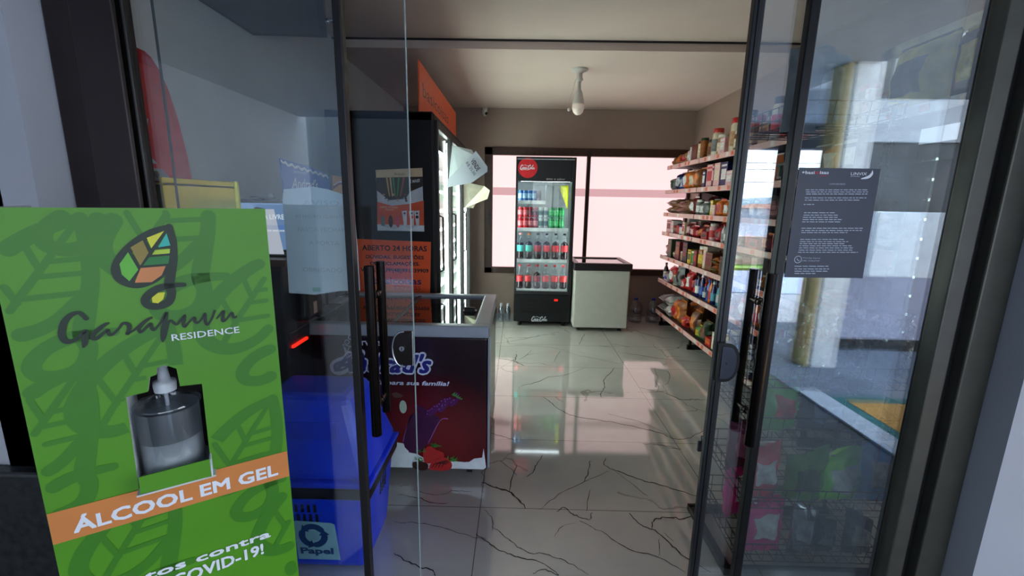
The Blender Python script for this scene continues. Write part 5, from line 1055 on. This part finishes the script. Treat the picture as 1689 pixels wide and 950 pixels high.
# ---- paper taped on the left leaf
pn = thing('paper_notice', 'pale blue paper sheet taped to the left sliding glass leaf', 'paper', (-.6, 1.355, 1.2))
FPn = Fr((0, 1.3565, 0), (1, 0, 0), (0, 0, 1)); G_p = [FPn.px(477, 483), FPn.px(520, 486), FPn.px(560, 480), FPn.px(594, 479), FPn.px(590, 410), FPn.px(584, 340), FPn.px(577, 324), FPn.px(540, 312), FPn.px(517, 308), FPn.px(468, 312), FPn.px(466, 330), FPn.px(472, 400)]
MB().plate(G_p, FPn, .0008, w0=.001).build('sheet', M((200, 214, 224), .7, var=.04), pn)
AN = Art(FPn, w=.0014); FNT = M((172, 188, 200), .7)
for s_, ya, xa, xb in (('AVISO', 330, 500, 560), ('ATENÇÃO CLIENTES', 352, 487, 572), ('FAVOR FECHAR', 374, 492, 570), ('A PORTA', 396, 510, 560), ('OBRIGADO', 440, 500, 565)):
    p = FPn.px(xa, ya+8); q = FPn.px(xb, ya+8); AN.text(s_[::1], p[0], q[0], p[1], p[1]+.014, FNT)
AN.poly([FPn.px(516, 474), FPn.px(529, 474), FPn.px(529, 481), FPn.px(516, 481)], M((150, 190, 180), .6)); 
AN.F = FPn; AN.mb = MB() if False else AN.mb; AN.build('faint_print', pn)
# ---- dark poster behind the right fixed panel
dp = thing('dark_notice', 'dark blue notice with white small print on the right glass panel', 'notice', (1.0, 1.33, 1.3))
FD = Fr((0, 1.324, 0), (1, 0, 0), (0, 0, 1)); D2 = lambda x, y: FD.px(1250+x/3.8, 250+y/3.8)
MB().plate([D2(165, 788), D2(655, 793), D2(768, 108), D2(258, 100)], FD, .0008, w0=.001).build('sheet', M((36, 44, 66), .35, var=.1), dp)
AD = Art(FD, w=.0014); TXC = M((176, 186, 204), .5)
def dt(s_, x0_, y0_, x1_, y1_, hgt, m=TXC, bold=0):
    a = D2(x0_, y0_); b = D2(x1_, y1_); t = D2(x0_, y0_-hgt); AD.text(s_, a[0], b[0], (a[1]+b[1])/2, (a[1]+b[1])/2+(t[1]-a[1]), m, bold=bold)
dt('+basi', 272, 141, 352, 141, 20, OFFW, .02); dt('co', 354, 141, 384, 142, 16, M((190, 40, 50), .5), .03); dt('isas', 386, 141, 442, 142, 20, OFFW, .02); dt('EXPRESS', 385, 156, 438, 157, 8, M((190, 40, 50), .5))
dt('LINVIX', 580, 148, 680, 149, 18, OFFW, .0); dt('SISTEMAS', 578, 159, 636, 160, 7)
AD.ribbon([(*D2(716, 120), .002), (*D2(712, 140), .007), (*D2(690, 160), .008), (*D2(648, 170), .003)], OFFW)
dt('COMUNICADO', 445, 208, 545, 210, 11)
rl = random.Random(9)
for y_, xa, xb in [(240, 298, 690), (253, 300, 688), (266, 300, 684), (290, 292, 684), (304, 292, 640), (331, 285, 350), (383, 288, 480), (398, 284, 500), (412, 280, 505), (426, 278, 530), (440, 276, 520), (480, 272, 655), (494, 270, 650), (507, 270, 560), (550, 264, 545), (564, 262, 570), (577, 260, 540), (590, 258, 585), (603, 256, 600), (617, 254, 590), (631, 250, 625)]:
    x = xa
    while x < xb-6:
        wl = rl.uniform(12, 40); e = min(x+wl, xb); a = D2(x, y_); b = D2(e, y_+.0); AD.rect(a[0], b[0], a[1]-.0011, a[1]+.0011, TXC); x = e+6
dt('WhatsApp Suporte', 276, 672, 388, 674, 11); dt('(48) 33463737', 276, 690, 384, 692, 11)
AD.ring(*D2(250, 676), .0105, .002, TXC, 20); AD.ribbon([(*D2(244, 670), .002), (*D2(248, 680), .002), (*D2(257, 684), .002)], TXC, 3)
for y_, xb in ((718, 440), (735, 445), (749, 440), (763, 370)):
    x = 228
    while x < xb-6: wl = rl.uniform(14, 46); e = min(x+wl, xb); a = D2(x, y_); b = D2(e, y_); AD.rect(a[0], b[0], a[1]-.0012, a[1]+.0012, TXC); x = e+6
AD.build('small_print', dp)
